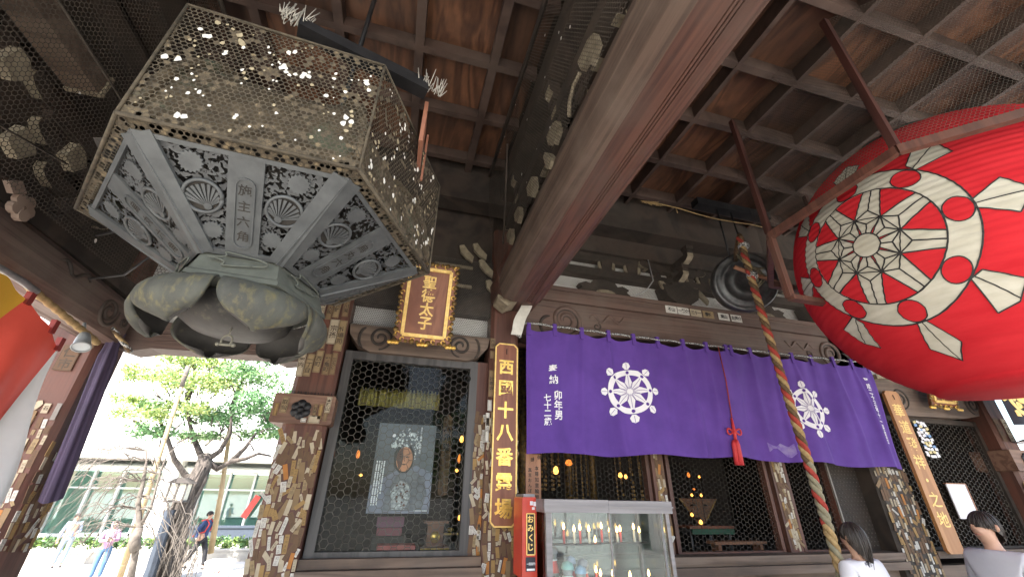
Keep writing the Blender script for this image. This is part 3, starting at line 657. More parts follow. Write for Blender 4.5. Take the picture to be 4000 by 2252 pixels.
d1 = door(1.12, 2.60, 1.11, 3.1, 4.12, .04, .05, .0032, W_COL, NETR, False); d2 = door(2.80, 4.10, 1.11, 3.1, 4.12, .04, .05, .0032, W_COL, NETR, False); d3 = door(4.34, 5.0, 1.11, 3.1, 4.12, .04, .05, .0032, W_COL, NETR, False)
door(6.0, 7.88, 1.11, 2.62, 4.06, .06, .062, .005, W_DARK, NETG, False)
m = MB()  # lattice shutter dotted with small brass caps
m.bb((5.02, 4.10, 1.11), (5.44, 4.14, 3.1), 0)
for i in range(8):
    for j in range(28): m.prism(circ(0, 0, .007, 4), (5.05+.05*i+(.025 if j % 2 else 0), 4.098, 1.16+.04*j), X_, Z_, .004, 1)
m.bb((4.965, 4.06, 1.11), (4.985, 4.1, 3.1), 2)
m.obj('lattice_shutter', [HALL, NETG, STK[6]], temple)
for x0, x1 in ((2.61, 2.75), (4.13, 4.30)):
    m = MB(); m.bb((x0, 4.05, 1.115), (x1, 4.18, 3.15)); p = m.obj('door_post', W_COL, temple)
    slips(p, (x0+.03, 4.05, 1.12), X_, Z_, x1-x0-.03, .92, .8, None, 8, 60)
# right bay lintel
m = MB()
m.prism([(5.99, 3.02), (6.05, 2.72), (6.35, 2.60), (7.5, 2.63), (7.8, 2.68), (7.88, 2.9), (7.88, 3.1), (5.99, 3.1)], (0, 4.1, 0), X_, Z_, .2, 0)
for x, sg in ((6.40, 1), (7.75, -1)): relief(m, spiral(0, 0, .02, .14, 1.8, 200 if sg > 0 else -20, 46, -sg), (x, 3.9, 2.83), X_, Z_, .015, 1)  # dark wood carries soot and painted-in shade of the carved grooves
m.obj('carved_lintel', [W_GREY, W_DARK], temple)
m = MB(); m.bb((5.98, 4.06, 3.1), (7.88, 4.14, 3.3), 1); m.bb((5.98, 3.98, 3.3), (8.3, 4.1, 4.4), 0); m.prism([(0, 0), (.3, .02), (.62, .14), (.66, .2), (.3, .12), (0, .06)], (6.05, 3.9, 3.05), X_, Z_, .05, 2); m.obj('upper_bracket_tier', [W_DARK, PLASTER, PALE], temple)
# ------------------------------------------------------------------ bronze hanging lantern in its wire cage
LC = Vector((-.785, 2.0, 0)); A0 = 8
lan = thing('bronze_lantern', 'big six-sided grey bronze hanging lantern caged in dirty wire netting spotted with bird droppings', 'lantern', (LC.x, LC.y, 2.1))
RC = .80
HV = [(.835, .118), (.25, .765), (-.515, .525), (-.782, -.03), (-.292, -.71), (.496, -.655)]     # corners as surveyed, slightly out of true
def hx(r, z, k, off=0): a, b = HV[k % 6]; return Vector((LC.x+r/RC*a, LC.y+r/RC*b, z))
m = MB(); dr = random.Random(11)
for k in range(6):
    P, Q = hx(RC, 2.75, k), hx(RC, 2.75, k+1); U = (Q-P).normalized(); L = (Q-P).length; Nn = U.cross(Z_)
    def F(u, v, P=P, U=U, Nn=Nn): return P+U*u+Z_*v+Nn*(.006*math.sin(u*13)*math.sin(v*11))
    def fill(x, y): 
        n = math.sin(x*19+k)*math.sin(y*23+2*k)+math.sin(x*41+1.3*k)*math.sin(y*37)*.7
        return dr.random() < (.05+.30*max(0, n)+(.45 if y < .05 else 0))
    hexnet(m, F, L, .65, .0215, .0042, 0, fill, 1)
    for q in range(66 if k in (4, 5, 3) else 10):
        u, v = dr.uniform(.03, L-.03), dr.uniform(.03, .63); s = dr.choice((.005, .006, .008, .010, .014))
        nb = dr.choice((1, 1, 2, 3))
        for b in range(nb):
            p = F(min(max(u+dr.uniform(-.02, .02), .015), L-.015), min(max(v-dr.uniform(0, .035)*b, .015), .635))+Nn*(.004+.0005*(q % 5))
            m.add([p+U*math.cos(a)*s*dr.uniform(.5, 1.1)+Z_*math.sin(a)*s*dr.uniform(.6, 1.35) for a in [i*1.05 for i in range(6)]], [(0, 1, 2, 3, 4, 5)], 2 if q % 5 < 3 else 3)
# netted underside rim between cage and panels
for k in range(6):
    P, Q = hx(RC, 2.75, k), hx(RC, 2.75, k+1); P2, Q2 = hx(.735, 2.735, k), hx(.735, 2.735, k+1)
    U = (Q-P).normalized(); L = (Q-P).length; V = (P2+Q2-P-Q)/2
    hexnet(m, lambda u, v, P=P, U=U, V=V: P+U*u+V.normalized()*v, L, V.length, .0215, .005, 0, lambda x, y: dr.random() < .35, 1)
m.obj('wire_cage', [NETD, DEBRIS, DROP, plain('old_dropping', (.42, .36, .24), (.30, .25, .16), 40, .9)], lan)
m = MB()
for k in range(6):
    m.tube([hx(RC+.004, 2.75, k), hx(RC+.004, 2.75, k+1)], .008, 6); m.tube([hx(RC+.004, 3.40, k), hx(RC+.004, 3.40, k+1)], .006, 6); m.tube([hx(RC+.004, 2.75, k), hx(RC+.004, 3.40, k)], .006, 6)
m.obj('cage_frame', NETD, lan)
m = MB()   # roof under the netting: six curved slopes, a finial hidden above
rp = [(.755, 2.765), (.765, 2.80), (.75, 2.86), (.725, 3.0), (.665, 3.15), (.55, 3.28), (.35, 3.35), (.15, 3.38)]
for k in range(6):
    vs_ = []
    for r, z in rp:
        for i in range(7):
            t = i/6; p = hx(r, z, k).lerp(hx(r, z, k+1), t); p.z += .05*(abs(2*t-1)**3)*(r/.76); vs_.append(p)
    m.add(vs_, [(j*7+i, j*7+i+1, (j+1)*7+i+1, (j+1)*7+i) for j in range(len(rp)-1) for i in range(6)], 0, False)
    m.tube([hx(r+.012, z+.05*(r/.76)+.01, k) for r, z in rp], .022, 6)
m.obj('roof', ROOFB, lan)
m = MB(); m.lathe([(0, 2.80), (.70, 2.80), (.66, 2.79), (.27, 2.54), (0, 2.54)], (LC.x, LC.y, 0), 6, 0, sm=False); m.obj('inner_body', BRONZE_D, lan)
# six sloping panels of openwork
for k in range(6):
    P, Q, p, q = hx(.74, 2.745, k), hx(.74, 2.745, k+1), hx(.30, 2.50, k), hx(.30, 2.50, k+1)
    O = (P+Q)/2; U = (Q-P).normalized(); V = ((p+q)/2-O); H = V.length; V.normalize(); Nn = U.cross(V)
    if Nn.z > 0: Nn = -Nn
    W0, W1 = (Q-P).length/2, (q-p).length/2
    def G(x, y, d=0): return O+U*x+V*y+Nn*d
    def wid(y): return W0+(W1-W0)*y/H
    m = MB(); m.add([G(-W0, 0), G(W0, 0), G(W1, H), G(-W1, H)], [(0, 1, 2, 3)]); pan = m.obj('openwork_panel', BRONZE_CUT, lan)
    m = MB()
    # raised frame along the edges, centre plate
    def strip(a, b, wd, d, mi=0):
        a, b = Vector(a), Vector(b); dv = (b-a).normalized(); n2 = Vector((-dv.y, dv.x))*wd/2
        pts = [a+n2, b+n2, b-n2, a-n2]
        lo = [G(x.x, x.y, .001) for x in pts]; hi = [G(x.x, x.y, d) for x in pts]
        m.add(lo+hi, [(4, 5, 6, 7), (7, 6, 5, 4), (0, 1, 5, 4), (1, 2, 6, 5), (2, 3, 7, 6), (3, 0, 4, 7)][0:1]+[(0, 1, 5, 4), (1, 2, 6, 5), (2, 3, 7, 6), (3, 0, 4, 7)], mi)
    strip((-W0+.030, 0), (-W1+.016, H), .066, .016); strip((W0-.030, 0), (W1-.016, H), .066, .016)
    strip((-W0, .009), (W0, .009), .018, .013); strip((-W1, H-.012), (W1, H-.012), .026, .011)
    strip((0, .0), (0, H), .125, .010)
    fr = m.obj('panel_frame', BRONZE_L, pan)
    m = MB()   # recessed cartouche on the centre plate with engraved characters
    def pl(pts, d, mi): 
        n = len(pts); m.add([G(x, y, .001) for x, y in pts]+[G(x, y, d) for x, y in pts], [tuple(range(n, 2*n))]+[(i, (i+1) % n, n+(i+1) % n, n+i) for i in range(n)], mi)
    cart = circ(0, .13, .034, 10, 180, 360)+circ(0, .37, .034, 10, 0, 180)
    for a, b in zip(cart, cart[1:]+cart[:1]): pl(line2(a, b, .007), .016, 0)
    m.text('施主' if k == 4 else '六角', (0, .175, 0), U, -V, .048, 1, .02, 1.05, fn=lambda x, y: G(x, .35-y, .0125)) if False else None
    sgn = 1 if (U.cross(-V)).dot(Nn) > 0 else -1
    for i, ch in enumerate(('施主六角' if k in (4, 1) else '烏丸六角')):
        vs_, fs = glyph(ch, .012); m.add([G(x*.05*sgn, .145+i*.068-y*.05, .0118) for x, y in vs_], fs, 1)
    m.obj('inscription_plate', [BRONZE_L, BRONZE_D], pan)
    for sx in (-1, 1):
        m = MB(); cy_ = .205; cx_ = sx*(wid(cy_)*.5+.012); r = .067
        pl2 = lambda pts, d, mi, z0=.001: m.add([G(x, y, z0) for x, y in pts]+[G(x, y, d) for x, y in pts], [tuple(range(len(pts), 2*len(pts)))]+[(i, (i+1) % len(pts), len(pts)+(i+1) % len(pts), len(pts)+i) for i in range(len(pts))], mi)
        pl2(circ(cx_, cy_, r, 28), .003, 1)
        m.tube([G(x, y, .008) for x, y in circ(cx_, cy_, r, 28)+[circ(cx_, cy_, r, 28)[0]]], .0075, 6, 0)
        bx_, by_ = cx_-sx*.02, cy_+r*.62
        for i in range(11):
            a = R(-90+sx*12+(-62+12.4*i)); e = (bx_+1.42*r*math.cos(a)*(.88 if i in (0, 10) else 1), by_+1.42*r*math.sin(a))
            d2 = math.hypot(e[0]-cx_, e[1]-cy_)
            if d2 > r*.93: 
                t = .96
                while t > .1 and math.hypot(bx_+(e[0]-bx_)*t-cx_, by_+(e[1]-by_)*t-cy_) > r*.9: t -= .03
                e = (bx_+(e[0]-bx_)*t, by_+(e[1]-by_)*t)
            n_ = Vector((-(e[1]-by_), e[0]-bx_)); n_.normalize()
            pl2([(bx_, by_), (e[0]+n_.x*.0062, e[1]+n_.y*.0062), (e[0]-n_.x*.0062, e[1]-n_.y*.0062)], .011, 0, .004)
        pl2(circ(bx_, by_-.004, r*.22, 10), .013, 0, .004)
        m.obj('shell_medallion', [BRONZE_L, BRONZE_D], pan)
        for yy, rr in ((.075, .040), (.345, .036)):
            m = MB(); xx = sx*(wid(yy)*.55+.005) if yy < .2 else sx*(wid(yy)*.5+.01)
            pts = [(xx+rr*(1+.10*math.cos(16*a))*math.cos(a), yy+rr*(1+.10*math.cos(16*a))*math.sin(a)) for a in [2*math.pi*i/64 for i in range(64)]]
            pl2(pts, .009, 0); m.obj('flower_boss', BRONZE_L, pan)
# base block and lotus
m = MB()
pr_ = [(.285, 2.50), (.295, 2.492), (.325, 2.405), (.338, 2.395), (.345, 2.372), (.31, 2.365), (.0, 2.365)]
for k in range(6):
    for (r0, z0), (r1, z1) in zip(pr_, pr_[1:]): m.add([hx(r0, z0, k), hx(r1, z1, k), hx(r1, z1, k+1), hx(r0, z0, k+1)], [(0, 1, 2, 3)])
    a, b = hx(.325, 2.465, k), hx(.325, 2.465, k+1); c_ = (a+b)/2; U = (b-a).normalized(); Nn = Vector((c_.x-LC.x, c_.y-LC.y, -.02)).normalized(); V = U.cross(Nn)*-1
    m.tube([c_+Nn*.004+U*x*1.8+V*y for x, y in [(.05*math.cos(t)+.012*math.cos(5*t), .026*math.sin(t)+.006*math.sin(4*t)) for t in [2*math.pi*i/40 for i in range(41)]]], .004, 5)
m.obj('base_block', BRONZE_B, lan)
def petal(name, ang, prof, wfun, mat, th=.016, lip=0):
    # prof: t -> (radius, z); wfun: t -> half width in degrees
    m = MB(); nu, nv = 14, 14
    def S(i, j, d):
        t = j/nv; u = 2*i/nu-1; r, z = prof(t); w_ = wfun(t); a = R(ang+u*w_)
        bul = .014*(1-u*u)*math.sin(math.pi*min(1, t*1.1)); rr = r+bul-d
        return Vector((LC.x+rr*math.cos(a), LC.y+rr*math.sin(a), z-.02*(1-u*u)*t+.012*u*u*t+lip*(t**6)*abs(u)))
    for d, fl in ((0, False), (th, True)):
        vs_ = [S(i, j, d) for j in range(nv+1) for i in range(nu+1)]
        fs = [(j*(nu+1)+i, j*(nu+1)+i+1, (j+1)*(nu+1)+i+1, (j+1)*(nu+1)+i) for j in range(nv) for i in range(nu)]
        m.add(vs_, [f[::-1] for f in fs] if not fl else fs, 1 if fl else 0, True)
    n = (nu+1)*(nv+1)
    rim = [nv*(nu+1)+i for i in range(nu+1)]
    for a, b in zip(rim, rim[1:]): m.f.append((a, a+n, b+n, b)); m.m.append(0); m.s.append(True)
    for e in (0, nu):
        for j in range(nv): m.f.append((j*(nu+1)+e, (j+1)*(nu+1)+e, (j+1)*(nu+1)+e+n, j*(nu+1)+e+n)); m.m.append(0); m.s.append(True)
    return m.obj(name, mat, lan)
lp = lambda pts: (lambda t: tuple((pts[min(int(t*(len(pts)-1)), len(pts)-2)][i]*(1-(t*(len(pts)-1)-min(int(t*(len(pts)-1)), len(pts)-2)))+pts[min(int(t*(len(pts)-1)), len(pts)-2)+1][i]*(t*(len(pts)-1)-min(int(t*(len(pts)-1)), len(pts)-2))) for i in (0, 1)))
up = lp([(.325, 2.37), (.355, 2.352), (.375, 2.318), (.38, 2.278), (.368, 2.242), (.342, 2.214), (.305, 2.196)])
upw = lambda t: 27.5*(max(0.0, 1-(max(0, t-.34)/.67)**2.3))**.5+.3
for k in range(6): petal('lotus_petal', A0+60*k-4, up, upw, [BRONZE_M, BRONZE_P], .018)
m = MB(); m.lathe([(.22, 2.36), (.235, 2.33), (.22, 2.28), (.17, 2.245), (.09, 2.228), (.0, 2.225)], (LC.x, LC.y, 0), 28); m.obj('seed_pod', BRONZE_P, lan)
m = MB(); sh = Vector((LC.x+.03, LC.y-.10, 2.17))
m.tube([sh+Vector((.02*math.cos(R(a)), 0, .024*math.sin(R(a)))) for a in range(-40, 230, 18)], .0045, 6); m.tube([sh+Vector((-.03, 0, -.018)), sh+Vector((.03, 0, -.018))], .006, 6); m.tube([sh+Vector((0, 0, .024)), sh+Vector((0, .01, .07))], .003, 5)
for sx in (-.03, .03): m.ball(sh+Vector((sx, 0, -.018)), .009)
m.obj('shackle', plain('galvanised', (.20, .19, .15), rough=.5, metal=.4), lan)
m = MB(); rd = Vector((-.50, 1.62, 0))
m.tube([(rd.x, rd.y, 3.38), (rd.x, rd.y, 5.02)], .014, 8); m.bar((-.68, 1.32, 3.49), (-.09, 1.50, 3.49), .07, .05); m.bar((-.60, 1.42, 3.58), (-.12, 1.55, 3.58), .09, .05)
m.obj('hanger_rod', BLACKM, lan)
dr = random.Random(4); SPK = plain('spike_plastic', (.45, .43, .38))
for bx_, by_ in ((-.69, 1.30), (-.07, 1.49)):
    m = MB()
    for i in range(46):
        p = Vector((bx_+dr.uniform(-.06, .06), by_+dr.uniform(-.03, .03), 3.49)); m.tube([p, p+Vector((dr.uniform(-.03, .03), dr.uniform(-.02, .02), dr.uniform(.04, .12)))], .0022, 4)
    m.obj('bird_spikes', SPK, lan)
m = MB(); m.box((-.085, 1.72, 3.40), (.02, .22, .30)); m.bar((-.06, 1.86, 3.2), (-.06, 1.86, 3.56), .012, .012); m.obj('copper_plate', plain('copper_brown', (.36, .16, .10), (.28, .12, .08), rough=.5), lan)

# ------------------------------------------------------------------ plaques, signboards, notices
def plaque(name, label, cx, cy, cz, w_, h, txt, tilt, tsz, group=None, frame_w=.085):
    t = thing(name, label, 'plaque', (cx, cy, cz-h/2))
    U = X_; V = Vector((0, -math.sin(tilt), math.cos(tilt))); Nn = U.cross(V); O = Vector((cx, cy, cz))
    m = MB(); m.prism([(-w_/2+.01, -h/2), (w_/2-.01, -h/2), (w_/2-.01, h/2), (-w_/2+.01, h/2)], O-Nn*.03, U, V, .03)
    m.obj('backing', W_SIGN, t)
    iw, ih = w_/2-frame_w*.82, h/2-frame_w*.82
    m = MB()
    for a, b in (((-iw, -ih), (iw, -ih)), ((iw, -ih), (iw, ih)), ((iw, ih), (-iw, ih)), ((-iw, ih), (-iw, -ih))): m.prism(line2(a, b, .032), O, U, V, .022)
    m.obj('inner_frame', GOLDP, t)
    m = MB(); dr = random.Random(9); n = int((w_+h)*2/.052)
    for i in range(n):
        s = i/n*2*(w_+h); 
        if s < w_: x, y = -w_/2+s, -h/2
        elif s < w_+h: x, y = w_/2, -h/2+s-w_
        elif s < 2*w_+h: x, y = w_/2-(s-w_-h), h/2
        else: x, y = -w_/2, h/2-(s-2*w_-h)
        p = O+U*x*.965+V*y*.975+Nn*.004; m.ball(p, .019+.008*(i % 3 == 0), 8, 0, (1, .6, 1))
        if i % 2: relief(m, [(x*.9+.018*math.cos(q*.8), y*.93+.018*math.sin(q*.8)) for q in range(7)], O+Nn*.006, U, V, .006, 1)
    for x in (-w_/2, 0, w_/2):
        for d2 in (-.03, 0, .03): m.ball(O+U*(x+d2)+V*(-h/2-.012)+Nn*.012, .026, 8, 1, (1, .7, .8))
    m.obj('carved_border', [GOLDW, GOLD], t)
    m = MB(); m.text(txt, O+V*((len(txt)-1)*tsz*.5)+Nn*.004, U, V, tsz, 0, .022, 1.0); m.obj('lettering', GOLDP, t)
    return t
plaque('temple_plaque', 'ornate gilt-framed wooden name plaque hung above the mesh door', .115, 3.62, 3.24, .53, .79, '聖德太子', R(14), .135)
plaque('temple_plaque', 'smaller gilt plaque under the red lantern above the right-hand doorway', 6.93, 3.72, 2.92, .5, .42, '門寺', R(12), .14)
def signboard(name, label, x, z0, z1, y, w_, txt, tsz, mat, bold, lean=0.0, step=1.1, top=.16, border=True):
    t = thing(name, label, 'signboard', (x, y, z0)); h = z1-z0; cut = .035
    poly = [(-w_/2, cut), (-w_/2+cut, 0), (w_/2-cut, 0), (w_/2, cut), (w_/2, h-cut), (w_/2-cut, h), (-w_/2+cut, h), (-w_/2, h-cut)]
    m = MB(); m.prism(poly, (x, y, z0), X_, Z_, .035); b = m.obj('board', mat, t)
    if border:
        m = MB()
        for a, c_ in zip(poly, poly[1:]+poly[:1]): m.prism(line2(a, c_, .013), (x, y-.028, z0), X_, Z_, .012)
        m.obj('gilt_edge', GOLDP, t)
    m = MB(); m.text(txt, (x, y-.0375, z1-top-tsz/2), X_, Z_, tsz, 0, bold, step); m.obj('lettering', GOLD if border else GOLDP, t)
    m = MB(); m.tube([(x, y-.04, z1-.05), (x, y-.045, z1-.11)], .004, 5); m.obj('nail', BLACKM, t)
signboard('pilgrimage_signboard', 'long red-brown signboard edged in gold with eight gold characters, on the sticker-covered column', .96, 1.365, 2.97, 3.84, .222, '西國十八番霊場', .158, W_SIGN, .03, step=1.30)
signboard('ikebana_signboard', 'plain pale-brown signboard with cursive gold characters beside the purple curtain', 6.12, 1.10, 2.88, 3.84, .25, '華道發祥・之地', .17, W_SIGN2, .012, step=1.18, border=False)
t = thing('prayer_notice', 'narrow wooden notice with brush writing standing above the red fortune box', 'notice', (1.28, 3.96, 1.5))
m = MB(); m.bb((1.205, 3.95, 1.45), (1.352, 3.968, 1.955)); m.obj('board', W_NOTICE, t)
m = MB(); m.text('御本尊如意輪観', (1.312, 3.9485, 1.88), X_, Z_, .042, 0, .01, 1.15); m.text('御真言おんばら', (1.245, 3.9485, 1.86), X_, Z_, .038, 0, .01, 1.15); m.tube([(1.28, 3.948, 1.93), (1.28, 3.948, 1.90)], .003, 4); m.obj('lettering', INK, t)
m = MB(); dr = random.Random(8)
for i in range(9):
    m.add([Vector((1.10+.012*math.sin(i)-.145*i/8-.002, 3.70-.004*i, 3.46-.43*i/8)), Vector((1.22+.008*math.sin(i)-.155*i/8, 3.695-.004*i, 3.46-.43*i/8))], [])
vs_ = m.v; m2 = MB(); m2.add([Vector(v) for v in vs_]+[Vector(v)+Vector((0, .006, 0)) for v in vs_], [(2*i, 2*i+2, 2*i+3, 2*i+1) for i in range(8)]+[(18+2*i, 18+2*i+1, 18+2*i+3, 18+2*i+2) for i in range(8)]+[(0, 1, 19, 18), (16, 34, 35, 17)]+[(2*i, 18+2*i, 20+2*i, 2*i+2) for i in range(8)]+[(2*i+1, 2*i+3, 21+2*i, 19+2*i) for i in range(8)])
tag(m2.obj('paper_strip', plain('creased_paper', (.66, .64, .58), (.55, .53, .48), 14, .85, 0, .4)), 'creased white paper strip hanging under the big beam beside the purple curtain', 'paper strip')

# ------------------------------------------------------------------ purple curtain
NX0, NX1, NZ0, NZ1, NYc = 1.165, 5.90, 1.965, 3.185, 3.80
def noren(x, z, off=0.0):
    v = (NZ1-z)/(NZ1-NZ0); a = .012+.060*v*(1.15-.45*v)
    u = (x-NX0)/.3157
    cr_ = 0.0
    for q in (math.floor(u), math.floor(u)+1):
        dr_ = .09*math.sin(q*2.4+.7); cr_ += math.exp(-((x-NX0-.3157*q-dr_*v)/(.018+.040*v))**2)*(.6+.4*math.sin(q*1.7+3.2))
    y = NYc-.048*cr_*(.25+v*1.1-.65*v*v)+a*(math.sin(x*6.3+.8*math.sin(v*2)+1)*.6+math.sin(x*11.7+1.7*v)*.42+.5*math.sin(x*3.1+v*2.2))+.010*math.sin(x*26+5*v)*(1-v)
    fu = u-math.floor(u)
    sag = .038*4*fu*(1-fu)*max(0, 1-v*1.6)
    drop = .012*math.sin(x*6.3+1.2)*v+.018*math.sin(x*1.4)*v
    return Vector((x+.008*math.sin(x*8)*v, y-off, z-sag-drop))
cur = thing('purple_curtain', 'wide purple temple curtain with white wheel emblems hung across the central bay', 'curtain', (3.5, 3.8, NZ0))
m = MB(); m.grid(lambda u, v: noren(NX0+(NX1-NX0)*u, NZ0+(NZ1-NZ0)*v), 300, 40); m.obj('cloth', CLOTH_P, cur)
for i in range(16):
    x = NX0+.3157*i+(.03 if i == 0 else 0)-(.03 if i == 15 else 0)
    for dx in ((0,) if i != 8 else (-.035, .035)):
        m = MB(); p = noren(x, NZ1); m.box(p+Vector((dx, -.007, -.01)), (.042, .008, .13)); m.box(p+Vector((dx, .016, .0)), (.042, .008, .11)); m.box(p+Vector((dx, .005, .058)), (.042, .03, .008)); m.obj('hanging_loop', CLOTH_P, cur)
m = MB(); pts = []
for i in range(191):
    x = 1.05+(6.0-1.05)*i/190; u = (x-NX0)/.3157; fu = u-math.floor(u); pts.append((x, NYc+.003, NZ1+.040+.014*4*fu*(1-fu)+.02*(1-((x-3.5)/2.5)**2)*-1))
m.tube(pts, .0105, 6)
for i in range(14): m.ball((1.08+.015*math.sin(i*2), NYc-.02+.01*math.cos(i*3), 3.22-.012*i), .02, 6)
m.obj('cord', ROPE_W, cur)
def wheel_noren(cx, cz, r, sqx=1.0):
    W, D = [], []
    W += ring2(0, 0, r*.56, r*.74, 40)
    for k in range(8):
        a = R(45*k+2); c_, s_ = math.cos(a), math.sin(a)
        rot = lambda P: [(x*c_-y*s_, x*s_+y*c_) for x, y in P]
        W.append(rot([(r*.74, -.03*r/.33), (r*.84, -.032*r/.33), (r*.95, -.035*r/.33), (r*1.0, 0), (r*.95, .035*r/.33), (r*.84, .032*r/.33), (r*.74, .03*r/.33)]) if False else rot([(r*.76, -.05*r), (r*.86, -.13*r), (r*.98, -.09*r), (r*1.02, 0), (r*.98, .09*r), (r*.86, .13*r), (r*.76, .05*r)]))
        W.append(rot([(r*.06, -.02*r), (r*.30, -.115*r), (r*.57, -.05*r), (r*.57, .05*r), (r*.30, .115*r), (r*.06, .02*r)]))
        D.append(rot(circ(r*.65, 0, r*.055, 10)))
        D += [rot(line2((r*.80, 0), (r*1.0, 0), r*.012)), rot(line2((.09*r, 0), (.55*r, 0), r*.012))]
        a2 = R(22.5); 
        W.append(rot([(0, 0), (r*.30*math.cos(0)*.98, -.115*r+.0), (r*.34*math.cos(-a2), r*.34*math.sin(-a2))]))
        W.append(rot([(0, 0), (r*.34*math.cos(a2), r*.34*math.sin(a2)), (r*.30*.98, .115*r)]))
        D += [rot(line2((.1*r, .02*r), (.33*r*math.cos(a2), .33*r*math.sin(a2)), r*.012)), rot(line2((.1*r, -.02*r), (.30*r, -.115*r), r*.012))]
    W.append(circ(0, 0, .1*r, 16))
    m = MB()
    conform(m, [[(x*sqx, y) for x, y in p] for p in W], lambda s, t_: noren(cx+s, cz+t_, .005), 0, .03, .05)
    conform(m, [[(x*sqx, y) for x, y in p] for p in D], lambda s, t_: noren(cx+s, cz+t_, .0075), 1, .03, .05)
    return m.obj('wheel_emblem', [WHITE, CLOTH_P], cur)
wheel_noren(2.31, 2.60, .325); wheel_noren(4.64, 2.56, .325)
for tx, x, z, sz, st in (('奉納', 1.435, 2.755, .096, 1.16), ('卯年男', 1.478, 2.485, .094, 1.0), ('七十二歳', 1.367, 2.46, .076, .97), ('平成二十三年十一月吉日', 5.70, 3.00, .077, .96)):
    m = MB(); m.text(tx, (x, z, 0), X_, Z_, sz, 0, .022, st, fn=lambda a_, b_: noren(a_, b_, .007)); m.obj('lettering', WHITE, cur)
m = MB(); m.add([noren(3.95+.42*i/8, 2.06+.05*math.sin(i), .004) for i in range(9)]+[noren(3.95+.42*i/8, 2.14+.02*math.cos(i*2), .004) for i in range(9)], [(i, i+1, i+10, i+9) for i in range(8)], 0, True); m.obj('faded_patch', plain('faded_purple', (.26, .21, .38), (.13, .06, .34), 12, .85), cur)
tas = thing('curtain_tassel', 'red cord and tassel hanging down the middle of the purple curtain', 'tassel', (3.46, 3.74, 1.9))
TR = plain('red_silk', (.62, .045, .05), (.5, .03, .035), 60, .6, stretch=(6, 6, .5), bump=.3)
m = MB(); m.tube([(3.52, 3.76, 3.2), (3.505, 3.74, 2.8), (3.465, 3.735, 2.37)], .0065, 6); m.obj('cord', ROPE_R, tas)
m = MB()
for sg in (-1, 1): m.tube([(3.452+sg*(.012+.075*math.sin(math.pi*i/12)), 3.73, 2.225+.03*math.sin(2*math.pi*i/12)+.012) for i in range(13)], .009, 6)
m.ball((3.452, 3.725, 2.235), .022); m.tube([(3.46, 3.735, 2.38), (3.452, 3.73, 2.24), (3.445, 3.73, 2.14)], [.01, .018, .014], 8); m.obj('bow', TR, tas)
m = MB()
for i, (dx, dy) in enumerate(((-.022, 0), (.022, 0), (0, -.018))): m.tube([(3.438+dx*.6, 3.73+dy, 2.15), (3.434+dx, 3.73+dy, 2.11), (3.424+dx*1.15, 3.73+dy, 1.91)], [.018, .024, .027], 8)
m.obj('tassel_skirt', TR, tas)

# ------------------------------------------------------------------ gong, bell rope, straw cord
gong = thing('temple_gong', 'dark bronze crocodile-mouth gong hanging under the ceiling behind the bell rope', 'gong', (3.60, 3.25, 3.82))
gn = Vector((-.45, -.86, -.25)).normalized()
m = MB(); m.lathe([(r*1.15, z*1.15) for r, z in [(0, .05), (.09, .05), (.10, .062), (.13, .052), (.19, .05), (.20, .062), (.225, .05), (.265, .03), (.285, .045), (.30, .02), (.305, -.04), (.30, -.09), (.28, -.13), (.2, -.17), (0, -.18)]], (3.64, 3.27, 3.83), 40, 0, gn); m.obj('body', IRONG, gong)
m = MB(); m.tube([(3.50, 3.25, 4.12), (3.52, 3.27, 4.95)], .012, 6); m.tube([(3.74, 3.25, 4.12), (3.72, 3.27, 4.95)], .012, 6); m.bar((3.2, 3.27, 4.88), (4.3, 3.27, 4.88), .12, .10); m.obj('hanger', BLACKM, gong)
m = MB(); dr = random.Random(2)
for i in range(7): m.tube([(3.42+.04*math.sin(2*i), 3.05, 4.05-.01*i), (3.48+.05*math.sin(i), 3.0, 3.85), (3.6+.05*math.cos(i), 2.98, 3.74+.02*i), (3.5+.1*math.sin(i*3), 3.02, 3.60+.03*i)], .008, 5)
m.obj('tied_cord', ROPE_G, gong)
m = MB(); m.tube([(3.28, 3.02, 3.83), (3.78, 2.96, 3.67)], .022, 8); m.obj('striker_bar', W_NOTICE, gong)
rope = thing('bell_rope', 'thick twisted rope of tan, red and brown strands hanging from the gong', 'rope', (3.2, 2.8, .5))
RX, RY = 3.235, 2.80
m = MB(); n = 640
for s in range(3):
    segs = {}
    pts = []
    for i in range(n+1):
        z = 4.06-3.5*i/n; a = 2*math.pi*(4.06-z)/.20+s*2*math.pi/3; k = .0165+.003*i/n
        pts.append(Vector((RX+.05*(1 if z < 3.8 else 1)+.02*math.sin(z*1.3)-.05+k*math.cos(a), RY+k*math.sin(a), z)))
    a0 = 0
    for j in range(8):
        b0 = int(n*(j+1)/8)
        mi = ([0, 0, 0, 0, 0, 3, 0, 0], [1, 1, 1, 1, 1, 1, 0, 0], [2, 2, 2, 2, 2, 3, 3, 0])[s][j]
        m.tube(pts[a0:b0+1], .0192+.0025*j/8, 8, mi, cap=(j in (0, 7))); a0 = b0
m.obj('twisted_strands', [ROPE_T, ROPE_R, ROPE_B, ROPE_G], rope)
m = MB(); m.ball((RX, RY, 3.60), .055, 10, 0, (1, 1, .9)); m.ball((RX, RY, 3.95), .06, 10, 0, (1, 1, .7)); m.obj('knot', ROPE_W, rope)
m = MB(); m.tube([(3.24, 2.8, 4.05), (3.27, 2.84, 4.12), (3.36, 2.95, 4.16), (3.45, 3.1, 4.10), (3.52, 3.2, 4.06)], .026, 8); m.obj('upper_loop', ROPE_B, rope)
m = MB(); dr = random.Random(6); pts = [(2.36+.245*i*1.0, 3.15, 4.62-.006*i+.02*math.sin(i*1.2)) for i in range(8)]
m.tube(pts, .007, 6)
